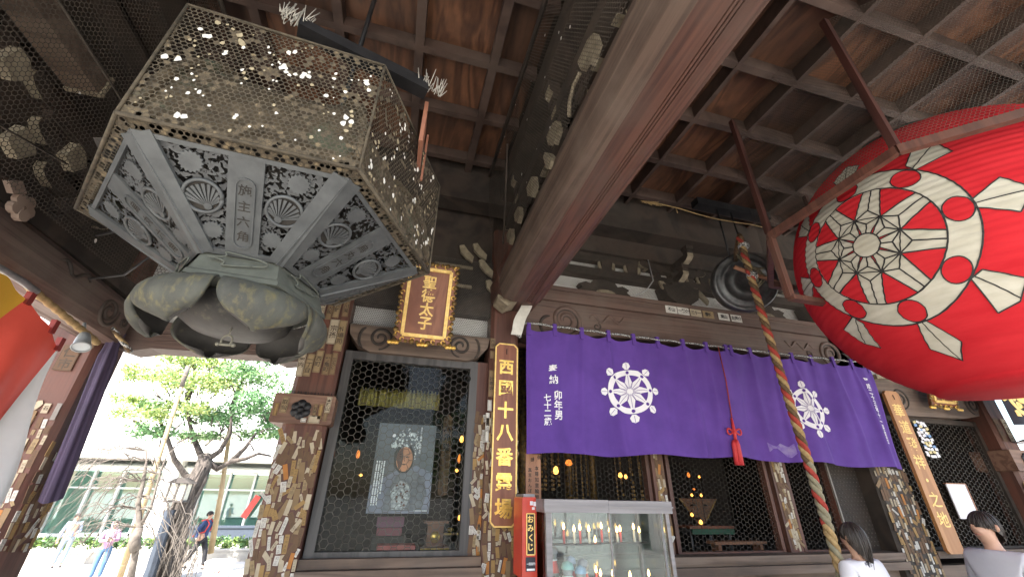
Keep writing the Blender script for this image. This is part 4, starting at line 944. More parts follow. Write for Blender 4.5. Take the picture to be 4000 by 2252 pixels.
for i in range(12): m.tube([(2.36+dr.uniform(-.02, .3), 3.15, 4.62), (2.36+dr.uniform(-.08, .3), 3.15+dr.uniform(-.02, .02), 4.62+dr.uniform(-.05, .05))], .004, 4)
m.tube([(2.80, 3.15, 4.61), (2.80, 3.14, 4.54)], .006, 4)
tag(m.obj('straw_cord', ROPE_T), 'thin frayed straw cord stretched under the coffered ceiling', 'cord')

# ------------------------------------------------------------------ giant red paper lantern and its hung frame with netting
RL = Vector((4.06, 1.69, 3.32)); LA, LB = 1.06, 1.12
def rlr(z):
    t = max(-1, min(1, (z-RL.z)/LB)); r = LA*math.sqrt(max(0, 1-t*t)); ph = (z*1/.046) % 1.0
    return r+.007*(abs(2*ph-1)**1.6)*-1
red = thing('paper_lantern', 'giant round red paper lantern painted with a white wheel', 'lantern', (RL.x, RL.y, 2.32))
m = MB(); zs = [2.32+i*.0115 for i in range(int((4.38-2.32)/.0115)+1)]
m.grid(lambda u, v: Vector((RL.x+rlr(2.32+v*2.06)*math.cos(2*math.pi*u), RL.y+rlr(2.32+v*2.06)*math.sin(2*math.pi*u), 2.32+v*2.06)), 120, 179, 0, True)
body = m.obj('paper_body', RED, red)
m = MB(); m.lathe([(rlr(2.33), 2.335), (rlr(2.32)+.012, 2.325), (rlr(2.32)-.01, 2.30), (0, 2.31)], (RL.x, RL.y, 0), 64); m.obj('bottom_rim', RED, red)
m = MB(); m.lathe([(.0, 4.42), (.38, 4.42), (.40, 4.37), (.36, 4.36)], (RL.x, RL.y, 0), 48); m.tube([(RL.x, RL.y, 4.4), (RL.x, RL.y, 5.05)], .03, 8); m.obj('top_rim', BLACKM, red)
def onlan(s, t_, off, phi0=-178.0, zc=3.20):
    z = zc+t_; a = R(phi0)+s/LA; r = rlr(z)+off; return Vector((RL.x+r*math.cos(a), RL.y+r*math.sin(a), z))
def lantern_wheel(phi0, zc):
    W, RD, K = [], [], []
    W += ring2(0, 0, .41, .555, 56); W.append(circ(0, 0, .41, 40))
    lw = .0095
    for r, n in ((.41, 56), (.555, 56), (.085, 20)):
        c_ = circ(0, 0, r, n); K += [line2(a, b, lw) for a, b in zip(c_, c_[1:]+c_[:1])]
    pol = lambda r, a: (r*math.cos(R(a)), r*math.sin(R(a)))
    for k in range(8):
        a = 45*k; ap = pol(.205, a)
        RD.append([ap]+[pol(.405, a-15+30*i/6) for i in range(7)]); RD.append([ap, pol(.088, a+5), pol(.088, a-5)])
        K += [line2(ap, pol(.41, a+15), lw), line2(ap, pol(.41, a-15), lw), line2(ap, pol(.085, a+5), lw*.8), line2(ap, pol(.085, a-5), lw*.8)]
        b = a+22.5; K += [line2(pol(.25, b), pol(.41, b), lw), line2(ap, pol(.25, b), lw), line2(pol(.205, a+45), pol(.25, b), lw), line2(ap, pol(.15, b), lw), line2(pol(.205, a+45), pol(.15, b), lw), line2(pol(.15, b), pol(.085, b), lw), line2(ap, pol(.205, a+45), lw*.8)]
        bud = [(.4825*math.cos(R(a))+x*math.cos(R(a))-y*math.sin(R(a)), .4825*math.sin(R(a))+x*math.sin(R(a))+y*math.cos(R(a))) for x, y in circ(0, 0, 1, 20) for x, y in [(x*.068, y*.082)]]
        RD.append(bud); K += [line2(p, q, lw*.8) for p, q in zip(bud, bud[1:]+bud[:1])]
        ro = lambda P: [(x*math.cos(R(a))-y*math.sin(R(a)), x*math.sin(R(a))+y*math.cos(R(a))) for x, y in P]
        h = ro([(.555, -.02), (.72, -.135), (.785, -.02), (.76, .10), (.58, .05)] if k % 2 else [(.555, -.03), (.70, -.12), (.79, .0), (.70, .12), (.555, .03)])
        W.append(h); K += [line2(p, q, lw*.8) for p, q in zip(h, h[1:]+h[:1])]; K += [ro(line2((.56, 0), (.785, -.005), lw*.8))]
    m = MB()
    conform(m, W, lambda s, t_: onlan(s, t_, .003, phi0, zc), 0, .06, .0115)
    conform(m, RD, lambda s, t_: onlan(s, t_, .0050, phi0, zc), 1, .06, .0115)
    conform(m, K, lambda s, t_: onlan(s, t_, .0068, phi0, zc), 2, .06, .0115)
    return m.obj('painted_wheel', [WHITEP, RED, INK], body)
lantern_wheel(-178, 3.20); lantern_wheel(-58, 3.20)
fr = thing('lantern_frame', 'eight-sided dark wooden frame hung on rods and draped with netting round the red lantern', 'frame', (RL.x, RL.y, 3.55))
oc = [Vector((RL.x+1.31*math.cos(R(22.5+45*k)), RL.y+1.31*math.sin(R(22.5+45*k)), 3.60)) for k in range(8)]
m = MB()
for k in range(8): m.bar(oc[k], oc[(k+1) % 8], .045, .06)
m.obj('rail', W_COL, fr)
for k in (3, 4, 5, 6, 0, 1):
    m = MB(); m.bar(oc[k]+Vector((0, 0, .03)), Vector((oc[k].x, oc[k].y, 5.0)), .045, .045); m.obj('rod', wood('wood_rod_%d' % k, (.03, .012, .010), (.075, .028, .022), (9, 9, .5), 3, .5), fr)
m = MB(); m.bar(oc[3]+Vector((0, 0, -.03)), oc[3]+Vector((0, 0, -.58)), .05, .05); m.bar(oc[3]+Vector((0, 0, -.58)), oc[3]+Vector((.4, 0, -.58)), .06, .04); m.obj('drop_post', W_COL, fr)
m = MB()
for k in (2, 3, 4, 5, 6):
    P, Q = oc[k], oc[(k+1) % 8]; U = (Q-P).normalized(); L = (Q-P).length; Ni = Vector((RL.x-(P.x+Q.x)/2, RL.y-(P.y+Q.y)/2, 0)).normalized()
    hexnet(m, lambda u, v: P+U*u+Z_*v+Ni*(.03*math.sin(v*2.2)), L, 1.4, .022, .0026, 0)
m.obj('bird_net', NETR, fr)
# ------------------------------------------------------------------ fortune box, candle case with candles and stone figures
t = thing('fortune_box', 'red omikuji vending box with gold lettering on a black plate, beside the glass candle case', 'fortune box', (1.08, 3.4, 0))
m = MB(); m.box((1.045, 3.45, 1.33), (.112, .24, .52), 0, bev=.008); m.box((1.045, 3.45, 1.602), (.09, .22, .02), 1); m.obj('box', [REDP, STEEL], t)
m = MB(); m.box((1.047, 3.45, .53), (.10, .22, 1.06)); m.obj('pedestal', W_COL, t)
m = MB(); m.bb((1.02, 3.323, 1.22), (1.082, 3.33, 1.48)); 
for a, b in (((1.02, 1.22), (1.082, 1.22)), ((1.082, 1.22), (1.082, 1.48)), ((1.082, 1.48), (1.02, 1.48)), ((1.02, 1.48), (1.02, 1.22))): m.prism(line2(a, b, .007), (0, 3.323, 0), X_, Z_, .004, 1)
m.text('おみくじ', (1.051, 3.3205, 1.445), X_, Z_, .052, 1, .025, 1.14); m.obj('name_plate', [INK, GOLDP], t)
m = MB(); m.bb((1.015, 3.323, 1.12), (1.085, 3.33, 1.205)); m.text('一回百円', (1.027, 3.3205, 1.165), X_, Z_, .017, 1, .02, .95, False); m.bb((1.02, 3.319, 1.125), (1.08, 3.3225, 1.137), 1); m.obj('price_plate', [plain('dark_plate', (.03, .03, .045)), WHITE], t)
m = MB(); m.box((1.06, 3.327, 1.55), (.022, .006, .028)); m.box((1.086, 3.327, 1.545), (.02, .006, .03)); m.box((1.075, 3.327, 1.515), (.02, .006, .018)); m.obj('paper_tag', WHITE, t)

CX0, CX1, CY0, CY1, CZ0, CZ1 = 1.115, 2.13, 3.16, 3.62, .55, 1.58
case = thing('candle_case', 'steel-framed glass case full of burning candles below the purple curtain', 'candle case', (1.62, 3.4, 0))
m = MB()
for x in (CX0, CX1-.03):
    for y in (CY0, CY1-.03): m.bb((x, y, 0), (x+.03, y+.03, CZ1-.08))
m.bb((CX0-.02, CY0-.03, CZ1-.085), (CX0+.49, CY1+.03, CZ1)); m.bb((CX0+.493, CY0-.027, CZ1-.088), (CX1+.02, CY1+.027, CZ1-.004))
m.bb((CX0-.026, CY0-.036, CZ1-.05), (CX1+.026, CY0-.0305, CZ1-.04)); m.bb((CX0+.03, CY0+.003, CZ0-.04), (CX1-.03, CY0+.03, CZ0)); m.bb((CX0+.02, CY0+.03, CZ0-.06), (CX1-.02, CY1-.03, CZ0-.03))
m.bb((CX0+.5, CY0+.006, CZ0), (CX0+.512, CY0+.016, CZ1-.085)); m.bb((CX1-.075, CY0+.012, CZ0), (CX1-.055, CY0+.024, CZ1-.085)); m.bb((CX0+.03, CY0+.002, CZ0), (CX0+.045, CY0+.012, CZ1-.085))
m.obj('case_frame', STEEL, case)
m = MB(); m.bb((CX0+.045, CY0+.004, CZ0), (CX0+.50, CY0+.009, CZ1-.088)); m.bb((CX0+.512, CY0+.012, CZ0), (CX1-.03, CY0+.017, CZ1-.088)); m.obj('front_pane', GLASS_C, case)
m = MB(); m.bb((CX0+.03, CY1-.012, CZ0), (CX1-.03, CY1-.008, CZ1-.088)); m.bb((CX0+.008, CY0+.03, CZ0), (CX0+.013, CY1-.03, CZ1-.088)); m.bb((CX1-.013, CY0+.03, CZ0), (CX1-.008, CY1-.03, CZ1-.088)); m.obj('back_pane', glass('soot_glass', (.62, .70, .68), .08, .08), case)
m = MB(); m.bb((CX0+.05, 3.31, 1.275), (CX0+.50, 3.42, 1.283)); m.bb((CX0+.52, 3.36, 1.277), (CX1-.06, 3.43, 1.284)); m.bb((CX0+.06, 3.25, .93), (CX1-.06, 3.5, .94)); m.bb((CX0+.06, 3.32, .985), (CX1-.06, 3.48, .998)); m.bb((CX0+.06, 3.32, 1.05), (CX0+.5, 3.38, 1.058)); m.bb((CX0+.06, 3.33, 1.07), (CX0+.14, 3.39, 1.079)); m.obj('candle_rack', BLACKM, case)
m = MB(); m.bb((CX0+.05, CY1-.06, CZ0), (CX0+.25, CY1-.05, 1.05)); m.obj('grey_screen', plain('grey_board', (.33, .36, .38)), case)
CR, CW_ = plain('candle_red', (.62, .07, .06), (.55, .05, .05), 8, .5), plain('candle_white', (.78, .70, .56), (.7, .62, .48), 8, .5)
def candle(x, y, z, h, r, mat, lab):
    t = thing('candle', lab, 'candle', (x, y, z), 'candles burning in the glass case')
    m = MB(); m.tube([(x, y, z), (x, y, z+h)], [r*1.05, r*.95], 10); m.obj('wax', mat, t)
    m = MB(); m.lathe([(0, 0), (.0075, .008), (.0095, .018), (.006, .034), (0, .05)], (x, y, z+h+.004), 10); m.obj('flame', FLAME, t)
ZR = 1.285
cl = [(.03+.03, 3.33, ZR, .085, 1), (.075, 3.36, ZR, .08, 0), (.10, 3.40, ZR, .085, 0), (.205, 3.34, ZR, .085, 0), (.285, 3.33, ZR, .07, 1), (.338, 3.34, ZR, .08, 0), (.407, 3.33, ZR, .07, 1), (.455, 3.33, ZR-.01, .01, 0),
      (.548, 3.40, ZR, .085, 0), (.613, 3.39, ZR, .06, 1), (.683, 3.40, ZR, .057, 1), (.717, 3.41, ZR, .065, 0), (.828, 3.39, ZR, .08, 1), (.888, 3.41, ZR, .055, 1),
      (.10, 3.36, 1.08, .05, 1), (.46, 3.36, 1.06, .03, 0), (.48, 3.33, 1.05, .022, 1), (.723, 3.33, 1.0, .055, 1), (.888, 3.34, 1.0, .06, 1), (.64, 3.45, 1.0, .05, 0)]
side = ['first', 'second', 'third', 'fourth', 'fifth', 'sixth', 'seventh', 'eighth', 'ninth', 'tenth', 'eleventh', 'twelfth', 'thirteenth', 'fourteenth']
for i, (dx, y, z, h, c_) in enumerate(cl):
    col_ = 'red' if c_ == 0 else 'white'
    lab = ('lit %s candle on the upper rack of the glass case, %s from the left there' % (col_, side[i])) if i < 14 else ('lit %s candle on the low shelf of the glass case, %s from the left there' % (col_, {14: 'first', 15: 'second', 16: 'third', 19: 'fourth', 17: 'fifth', 18: 'sixth'}[i]))
    candle(CX0+dx, y, z, h, .0085, (CR, CW_)[c_], lab)
CAP = [plain('knit_cap_%s' % n, c) for n, c in (('mint', (.30, .52, .48)), ('blue', (.30, .45, .60)), ('grey', (.36, .36, .38)), ('pale', (.45, .50, .58)))]
STONEF = plain('figure_stone', (.34, .34, .33), (.25, .25, .24), 12, .8)
for i, (dx, y, z, s, ci, lab) in enumerate(((.15, 3.46, 1.05, 1.05, 2, 'stone jizo figure in grey cap behind the others in the candle case'), (.195, 3.27, .965, 1.1, 0, 'stone jizo figure in mint knitted cap and red bib in the candle case'), (.275, 3.40, .998, 1.0, 3, 'stone jizo figure in pale blue-grey cap between two others in the candle case'), (.30, 3.28, .945, 1.05, 1, 'stone jizo figure in blue knitted cap and red bib in the candle case'), (.36, 3.37, .985, 1.0, 2, 'stone jizo figure in dark grey cap, rightmost of the capped row in the case'))):
    x = CX0+dx; t = thing('jizo_statue', lab, 'statue', (x, y, z), 'jizo figures with red bibs')
    m = MB(); m.lathe([(0, 0), (.042*s, 0), (.045*s, .03*s), (.04*s, .08*s), (.022*s, .108*s), (.03*s, .125*s), (.036*s, .15*s), (.03*s, .18*s), (0, .195*s)], (x, y, z), 16); m.ball((x, y-.035*s, z+.148*s), .006*s, 6); m.obj('body', STONEF, t)
    m = MB(); m.lathe([(.040*s, .155*s), (.041*s, .165*s), (.034*s, .188*s), (.0, .203*s)], (x, y, z), 16); m.obj('cap', CAP[ci], t)
    m = MB(); m.grid(lambda u, v: Vector((x+(.030+.020*v)*s*math.sin((u-.5)*2.6), y-(.030+.018*v)*s*math.cos((u-.5)*2.6)-.002, z+(.115-.075*v)*s)), 12, 6); m.tube([(x+.031*s*math.cos(R(a)), y+.031*s*math.sin(R(a)), z+.115*s) for a in range(0, 361, 24)], .006*s, 6, 1); m.obj('bib', [CR, WHITEC], t)

# ------------------------------------------------------------------ inside the hall
POB = plain('poster_dark', (.155, .155, .18), (.10, .10, .115), 3, .5)
t = thing('statue_poster', 'dark poster of a crowned temple statue standing behind the wire-mesh door', 'poster', (.1, 4.3, 1.44))
V = Vector((0, .05, 1)).normalized(); O = Vector((.1, 4.30, 1.44))
m = MB(); m.prism([(-.276, 0), (.276, 0), (.276, .776), (-.276, .776)], O, X_, V, .012, 0)
m.prism([(-.276, 0), (.276, 0), (.276, .34), (.12, .40), (-.05, .36), (-.276, .22)], O+Vector((0, -.0125, 0)), X_, V, .0004, 1); m.obj('sheet', [POB, plain('poster_violet_grey', (.25, .25, .33), (.15, .15, .20), 4, .5)], t)
m = MB(); y0 = Vector((0, -.0135, 0)); dr = random.Random(12)
robe = [(-.14, .02), (.20, .02), (.24, .16), (.20, .30), (.08, .36), (.0, .37), (-.06, .30), (-.13, .16)]
m.prism(robe, O+y0, X_, V, .0004, 0)
m.prism([(-.06, .03), (.05, .03), (.10, .14), (.06, .25), (-.02, .27), (-.09, .18)], O+y0*1.08, X_, V, .0004, 1)
for i in range(46): m.prism(circ(dr.uniform(-.06, .07), dr.uniform(.05, .24), dr.uniform(.004, .012), 6), O+y0*1.13, X_, V, .0003, dr.choice((0, 2, 5)))
m.prism([(-.092, .39), (-.10, .51), (-.06, .575), (.05, .575), (.09, .51), (.08, .39), (.035, .335), (-.035, .335)], O+y0*1.1, X_, V, .0004, 3)
m.prism([(x*.076, .455+y*.110) for x, y in circ(0, 0, 1, 24)], O+y0*1.16, X_, V, .0004, 4)
m.prism([(-.076, .455), (-.070, .51), (-.026, .562), (-.012, .46), (-.022, .39), (-.042, .36)], O+y0*1.19, X_, V, .0003, 5)
for sx in (-1, 1):
    m.prism([(sx*.012, .468), (sx*.045, .474), (sx*.045, .480), (sx*.012, .476)][::sx], O+y0*1.22, X_, V, .0003, 3); m.tube([O+y0*1.2+X_*(sx*x)+V*z for x, z in ((.008, .49), (.03, .502), (.05, .495))], .0025, 4, 3)
m.tube([O+y0*1.2+X_*x+V*z for x, z in ((.004, .49), (-.004, .455), (.006, .435))], .003, 4, 3); m.prism([(-.018, .412), (.018, .412), (.012, .402), (-.012, .402)], O+y0*1.22, X_, V, .0003, 5)
for i in range(110):
    a = dr.uniform(-1, 1); h = dr.uniform(0, 1)*(1-abs(a))**.6
    m.prism(circ(a*.14, .55+h*.2, dr.uniform(.004, .014), 6), O+y0*(1.1+.02*(i % 4)), X_, V, .0003, 2 if dr.random() < .75 else 0)
for x, z in ((-.125, .665), (.03, .675)): m.prism(circ(x, z, .017, 12), O+y0*1.25, X_, V, .0003, 6)
m.obj('printed_statue', [plain('p_grey', (.20, .20, .23), (.11, .11, .13), 14), plain('p_silver', (.50, .50, .52), (.2, .2, .22), 40), plain('p_pale', (.75, .76, .78), (.4, .4, .42), 60), plain('p_black', (.035, .03, .03)), plain('p_face', (.62, .27, .15), (.38, .16, .09), 12), plain('p_shade', (.13, .055, .04)), WHITE], t)
m = MB()
m.text('凛とした眼差しの観音様', (.235, O.y-.0138+.037, 2.185), X_, V, .021, 0, .02, 1.08); m.text('いけばな発祥の寺に集まる', (.195, O.y-.0138+.035, 2.145), X_, V, .0205, 0, .02, 1.08)
for k in range(4):
    for j in range(24):
        if not (k == 3 and j > 17): m.prism([(-.006, 0), (.006, 0), (.006, .013), (-.006, .013)], O+Vector((-.245+.022*k, -.0138, 0))+V*(.42-.0155*j), X_, V, .0003)
for j in range(9): m.prism([(0, 0), (.011, 0), (.011, .006), (0, .006)], O+Vector((.14+.013*j, -.0138, 0))+V*.02, X_, V, .0003)
m.obj('printed_text', WHITE, t)
t = thing('red_box', 'plain dull red box on the hall floor under the poster', 'box', (.12, 4.4, .9)); m = MB(); m.box((.125, 4.45, 1.07), (.335, .2, .24), 0, bev=.006); m.obj('carton', plain('dull_red', (.62, .15, .12), (.5, .11, .09)), t); m = MB(); m.box((.125, 4.345, 1.12), (.34, .008, .012)); m.obj('lid_edge', plain('dull_red_dark', (.22, .05, .045)), t)
t = thing('stacked_parcel', 'two dark maroon parcels stacked on the red box below the poster', 'parcels', (.05, 4.6, .9)); m = MB(); m.box((.05, 4.62, 1.28), (.23, .14, .065), 0, bev=.008); m.obj('parcel', plain('maroon', (.22, .05, .07)), t); m = MB(); m.box((.05, 4.62, 1.36), (.25, .14, .085), 0, bev=.008); m.obj('parcel', plain('maroon_violet', (.17, .06, .11)), t); m = MB(); m.box((.05, 4.66, 1.06), (.3, .1, .36)); m.obj('stand', W_DARK, t)
t = thing('bamboo_blind', 'rolled gold-green bamboo blind hanging inside behind the mesh door', 'blind', (0, 5, 2.49)); m = MB()
m.grid(lambda u, v: Vector((-.48+.92*u, 5+.03*math.sin(u*40)-.05*math.sin(v*3.14), 2.49+.19*v)), 60, 8); m.obj('blind_cloth', plain('blind_straw', (.50, .40, .12), (.34, .27, .07), 60, .7, stretch=(.3, 1, 6)), t)
m = MB()
for k in range(22): m.tube([(-.46+.042*k, 4.94, 2.49), (-.46+.042*k, 4.93, 2.60), (-.46+.042*k, 4.96, 2.69)], .008, 6)
m.obj('fold', plain('blind_gold', (.62, .50, .16), (.45, .35, .10)), t)
t = thing('hanging_tablet', 'long dark wooden tablet hanging inside to the right of the poster', 'tablet', (.55, 4.7, 1.6)); m = MB(); m.prism([(0, .02), (.05, 0), (.10, .02), (.10, .78), (.05, .82), (0, .78)], (.48, 4.72, 1.58), X_, Z_, .03); m.obj('board', wood('wood_tablet', (.10, .045, .022), (.19, .09, .045), (6, 6, .5)), t); m = MB(); m.text('六角堂', (.53, 4.687, 2.25), X_, Z_, .08, 0, .02, 1.2); m.tube([(.53, 4.71, 2.4), (.53, 4.71, 2.9)], .006, 5); m.obj('lettering', INK, t)
def lamp(x, y, z, h, lab, mat=LAMP, post=.25, r=.03):
    t = thing('altar_lamp', lab, 'lamp', (x, y, z-post), 'small glowing altar lamps')
    m = MB(); m.lathe([(0, 0), (r*.7, .01), (r, h*.4), (r*.6, h*.85), (0, h)], (x, y, z), 12); m.obj('lamp_shade', mat, t)
    m = MB(); m.tube([(x, y, z-post), (x, y, z)], .004, 6); m.lathe([(.0, 0), (.05, 0), (.03, .02), (0, .03)], (x, y, z-post), 12); m.lathe([(r*.5, h), (r*.8, h+.01), (0, h+.03)], (x, y, z), 10); m.obj('lamp_stand', BLACKM, t)
lamp(-.38, 5.0, 1.93, .09, 'small orange lamp glowing left of the poster', LAMP2, .9, .022); lamp(-.31, 4.9, 1.75, .03, 'tiny yellow lamp glowing low beside the left edge of the poster', LAMP, .7, .02)
lamp(.74, 5.0, 2.14, .08, 'orange lamp glowing high behind the right side of the mesh door', LAMP, 1.1, .025); lamp(.73, 5.02, 1.92, .1, 'tall thin lamp glowing beneath another behind the mesh door', LAMP2, .9, .02); lamp(.70, 4.95, 1.82, .04, 'round yellow lamp glowing right of the hanging tablet', LAMP, .8, .02); lamp(.76, 4.9, 1.35, .06, 'yellow lamp glowing near the offering stand behind the mesh door', LAMP, .35, .022)
t = thing('offering_stand', 'small wooden offering stand with gilt crest inside the mesh door', 'stand', (.5, 4.8, .9)); m = MB(); m.bb((.38, 4.7, 1.34), (.62, 4.95, 1.36)); m.bb((.42, 4.74, 1.14), (.58, 4.9, 1.336)); m.bb((.36, 4.68, 1.115), (.64, 4.97, 1.137)); m.bb((.4, 4.75, .9), (.6, 4.9, 1.11)); m.obj('table', W_SIGN, t); m = MB(); m.lathe([(0, .01), (.045, .008), (.05, 0)], (.50, 4.738, 1.22), 16, 0, (0, -1, 0)); m.box((.5, 4.678, 1.125), (.28, .006, .012)); m.obj('gilt_crest', GOLD, t)
t = thing('altar_shelf', 'low altar shelf with gilt edge far inside the mesh door', 'shelf', (.75, 5.2, .9)); m = MB(); m.box((.78, 5.2, 1.22), (.34, .2, .02)); m.box((.78, 5.2, 1.06), (.3, .18, .3)); m.obj('shelf', W_DARK, t); m = MB(); m.box((.78, 5.095, 1.22), (.34, .006, .02)); m.ball((.7, 5.15, 1.255), .04, 10, 0, (1, 1, .6)); m.obj('gilt_edge', GOLDP, t)
# hanging gilt ornaments and lamps of the central bay
dr = random.Random(21)
def youraku(x, y, z0, z1, r, lab, n=7):
    t = thing('hanging_ornament', lab, 'ornament', (x, y, z0), 'gilt hanging ornaments of the altar')
    m = MB(); m.lathe([(0, z1), (r, z1-.03), (r*1.1, z1-.07), (r*.8, z1-.10), (r*.9, z1-.12), (0, z1-.1)], (x, y, 0), 16)
    for i in range(n):
        a = 2*math.pi*i/n; m.tube([(x+r*.9*math.cos(a), y+r*.9*math.sin(a), z1-.1), (x+r*.9*math.cos(a), y+r*.9*math.sin(a), z0+dr.uniform(0, .25))], .004, 4)
        for q in range(int((z1-z0)/.05)):
            if dr.random() < .75: m.box((x+r*.9*math.cos(a), y+r*.9*math.sin(a), z1-.12-q*.05), (.022, .008, .03))
    m.obj('bead_strings', GOLDW, t); m = MB(); m.tube([(x, y, z1-.1), (x, y, 5.0)], .006, 5); m.obj('chain', BLACKM, t)
youraku(3.22, 5.6, 1.62, 2.5, .19, 'large gilt bead canopy hanging right of the first sticker-covered post'); youraku(2.02, 5.5, 1.75, 2.5, .13, 'gilt bead canopy hanging at the left behind the candle case top'); youraku(2.62, 5.9, 1.55, 2.5, .11, 'gilt bead canopy hanging just left of the first sticker-covered post')
gp = [(1.55, 5.2), (2.35, 5.7), (2.85, 6.0)]
for (x, y), lab in zip(gp, ('gilt round pillar deep inside behind the wooden notice', 'gilt round pillar deep inside above the candle case', 'gilt round pillar deep inside near the first post')):
    t = thing('altar_pillar', lab, 'pillar', (x, y, .9)); m = MB(); m.tube([(x, y, .9), (x, y, 3.4)], .055, 14); m.obj('shaft', GOLDW, t); m = MB(); m.lathe([(.0, .95), (.09, .95), (.07, 1.0), (.05, 1.02)], (x, y, 0), 14); m.obj('base', W_DARK, t)
for x, y, z, h, lab, mt, r in ((1.98, 5.2, 1.84, .10, 'orange lamp cluster glowing above the left end of the candle case', LAMP, .035), (1.72, 5.2, 2.02, .03, 'tiny lamp glowing next to the wooden notice', LAMP, .02), (2.20, 5.3, 1.95, .08, 'dim orange lamp glowing under the curtain above the candle case', LAMP2, .05), (2.98, 5.4, 1.83, .07, 'bright orange lamp cluster glowing above the right end of the candle case', LAMP, .03), (3.06, 5.4, 1.82, .06, 'small orange lamp beside the bright cluster over the candle case', LAMP, .022),
                           (4.05, 5.4, 1.86, .07, 'red-orange lamp glowing high in the dark centre doorway', LAMP2, .022), (4.30, 5.5, 1.86, .04, 'pale lamp glowing right of the red one in the dark centre doorway', LAMP, .016), (4.10, 5.4, 1.70, .03, 'tiny red lamp glowing above the triangular cloth', LAMP2, .02), (4.05, 5.4, 1.62, .045, 'yellow lamp at the left corner of the triangular cloth', LAMP, .018), (4.24, 5.45, 1.62, .045, 'yellow lamp at the right corner of the triangular cloth', LAMP, .018), (4.00, 5.4, 1.38, .05, 'yellow lamp glowing below the triangular cloth, the left one', LAMP, .022), (4.08, 5.35, 1.29, .06, 'yellow lamp glowing on the low altar table', LAMP, .026)):
    lamp(x, y, z, h, lab, mt, .35, r)
t = thing('altar_cloth', 'triangular brown altar cloth hanging point down in the centre doorway', 'cloth', (4.2, 5.5, 1.3)); m = MB(); m.prism([(-.3, 0), (.3, 0), (.02, -.36), (-.02, -.36)], (4.2, 5.5, 1.60), X_, Z_, .015); m.obj('cloth', plain('brocade', (.16, .075, .035), (.07, .035, .02), 40), t); m = MB(); m.prism(line2((-.3, 0), (0, -.36), .02), (4.2, 5.483, 1.60), X_, Z_, .006); m.prism(line2((.3, 0), (0, -.36), .02), (4.2, 5.483, 1.60), X_, Z_, .006); m.obj('trim', GOLDW, t)
t = thing('altar_table', 'low dark altar table with green cloth edge in the centre doorway', 'table', (4.25, 5.5, .9)); m = MB(); m.box((4.25, 5.5, 1.26), (.7, .3, .03)); m.obj('table_top', W_SIGN, t); m = MB(); m.box((4.25, 5.345, 1.21), (.66, .01, .06)); m.obj('cloth_edge', plain('green_cloth', (.03, .12, .07)), t)
for sx in (-.3, 0, .3): m = MB(); m.tube([(4.25+sx, 5.42, .9), (4.25+sx, 5.42, 1.24)], .016, 8); m.obj('leg', BRONZE_L, t)
t = thing('low_bench', 'low pale wooden bench inside on the floor of the centre doorway', 'bench', (4.35, 4.9, .9)); m = MB(); m.box((4.2, 4.9, 1.13), (.75, .16, .03)); m.obj('seat', W_NOTICE, t)
for sx in (-.3, .3): m = MB(); m.box((4.2+sx, 4.9, 1.0), (.04, .13, .22)); m.obj('leg', W_NOTICE, t)
t = thing('number_stick', 'yellow-brown lettered stick leaning inside at the lower left of the centre doorway', 'stick', (2.95, 4.4, .9)); m = MB(); m.box((2.93, 4.5, 1.2), (.055, .012, .38), 0, Matrix.Rotation(R(8), 3, 'Y')); m.obj('stick', STK[5], t); m = MB(); m.text('納経', (2.915, 4.492, 1.32), X_, Z_, .04, 0, .02, 1.3); m.obj('lettering', INK, t)

# ------------------------------------------------------------------ left: temple flag, gathered purple drape, spotlight
fx = -2.20
flag = thing('temple_flag', 'orange, yellow and white striped Buddhist flag hanging on a bar at the left edge', 'flag', (fx, 2.9, 2.0))
ORANGE = plain('flag_orange', (.80, .10, .065), (.70, .08, .05), 3, .7); YEL = plain('flag_yellow', (.75, .42, .04), (.68, .36, .03), 3, .7); BLU = plain('flag_blue', (.55, .66, .80), (.48, .60, .76), 3, .7)
def ftop(y): return 2.635-.225*max(0, (y-2.62)/.60)**1.35-.012*math.sin((y-2.0)*15)**2
BND = [lambda d: 1.2, lambda d: 2.30-.3*d, lambda d: 2.56-.45*d, lambda d: 2.82-.40*d+.1*d*d, lambda d: 3.212-.155*d, lambda d: 3.225+.14*d]
def fcl(i, u, d):   # stripe i, across u, drop d in metres
    y = BND[i](d)+(BND[i+1](d)-BND[i](d))*u; w_ = .012+.05*d
    return Vector((fx+w_*math.sin(y*13+3*d)+.02*math.sin(y*31+d)*d, y, ftop(y)-d))
for i, (mt, nm) in enumerate(((WHITEC, 'white_stripe'), (BLU, 'blue_stripe'), (YEL, 'yellow_stripe'), (ORANGE, 'orange_stripe'), (WHITEC, 'white_stripe'))):
    m = MB(); m.grid(lambda u, v: fcl(i, u, 1.5*v), 16, 30); m.obj(nm, mt, flag)
LOOPM = plain('loop_red', (.22, .022, .018))
for i, u in ((3, .03), (3, .62), (3, .97)):
    m = MB(); p = fcl(i, u, 0); m.box(p+Vector((0, 0, .02)), (.03, .035, .085)); m.obj('loop', LOOPM, flag)
m = MB(); m.tube([(fx, 1.2, 2.66), (fx, 2.72, 2.655), (fx, 2.84, 2.645)], .02, 8, 1); m.tube([(fx-.02+.003*math.sin(i*1.6), 2.80+.019*i, 2.655-.0026*i+.003*math.cos(i*1.6)) for i in range(40)], .022, 8, 0); m.obj('bar', [ROPE_T, STEEL], flag)
t = thing('purple_drape', 'gathered dark purple cloth tied beside the corner column', 'drape', (-2.25, 3.95, 1.5))
m = MB()
def drape(u, v):
    a = 2*math.pi*u; rr = (.078+.004*v-.03*math.sin(min(1, v*6)*math.pi)*.6)*(1+.16*math.sin(5*a+v*2)+.08*math.sin(11*a))
    return Vector((-2.325+.03*v+.62*rr*math.cos(a), 3.86+.10*v+rr*math.sin(a)*.8, 2.74-1.21*v+.03*math.sin(a)*v))
m.grid(drape, 40, 30, flip=True); m.obj('cloth', CLOTH_D, t)
m = MB()
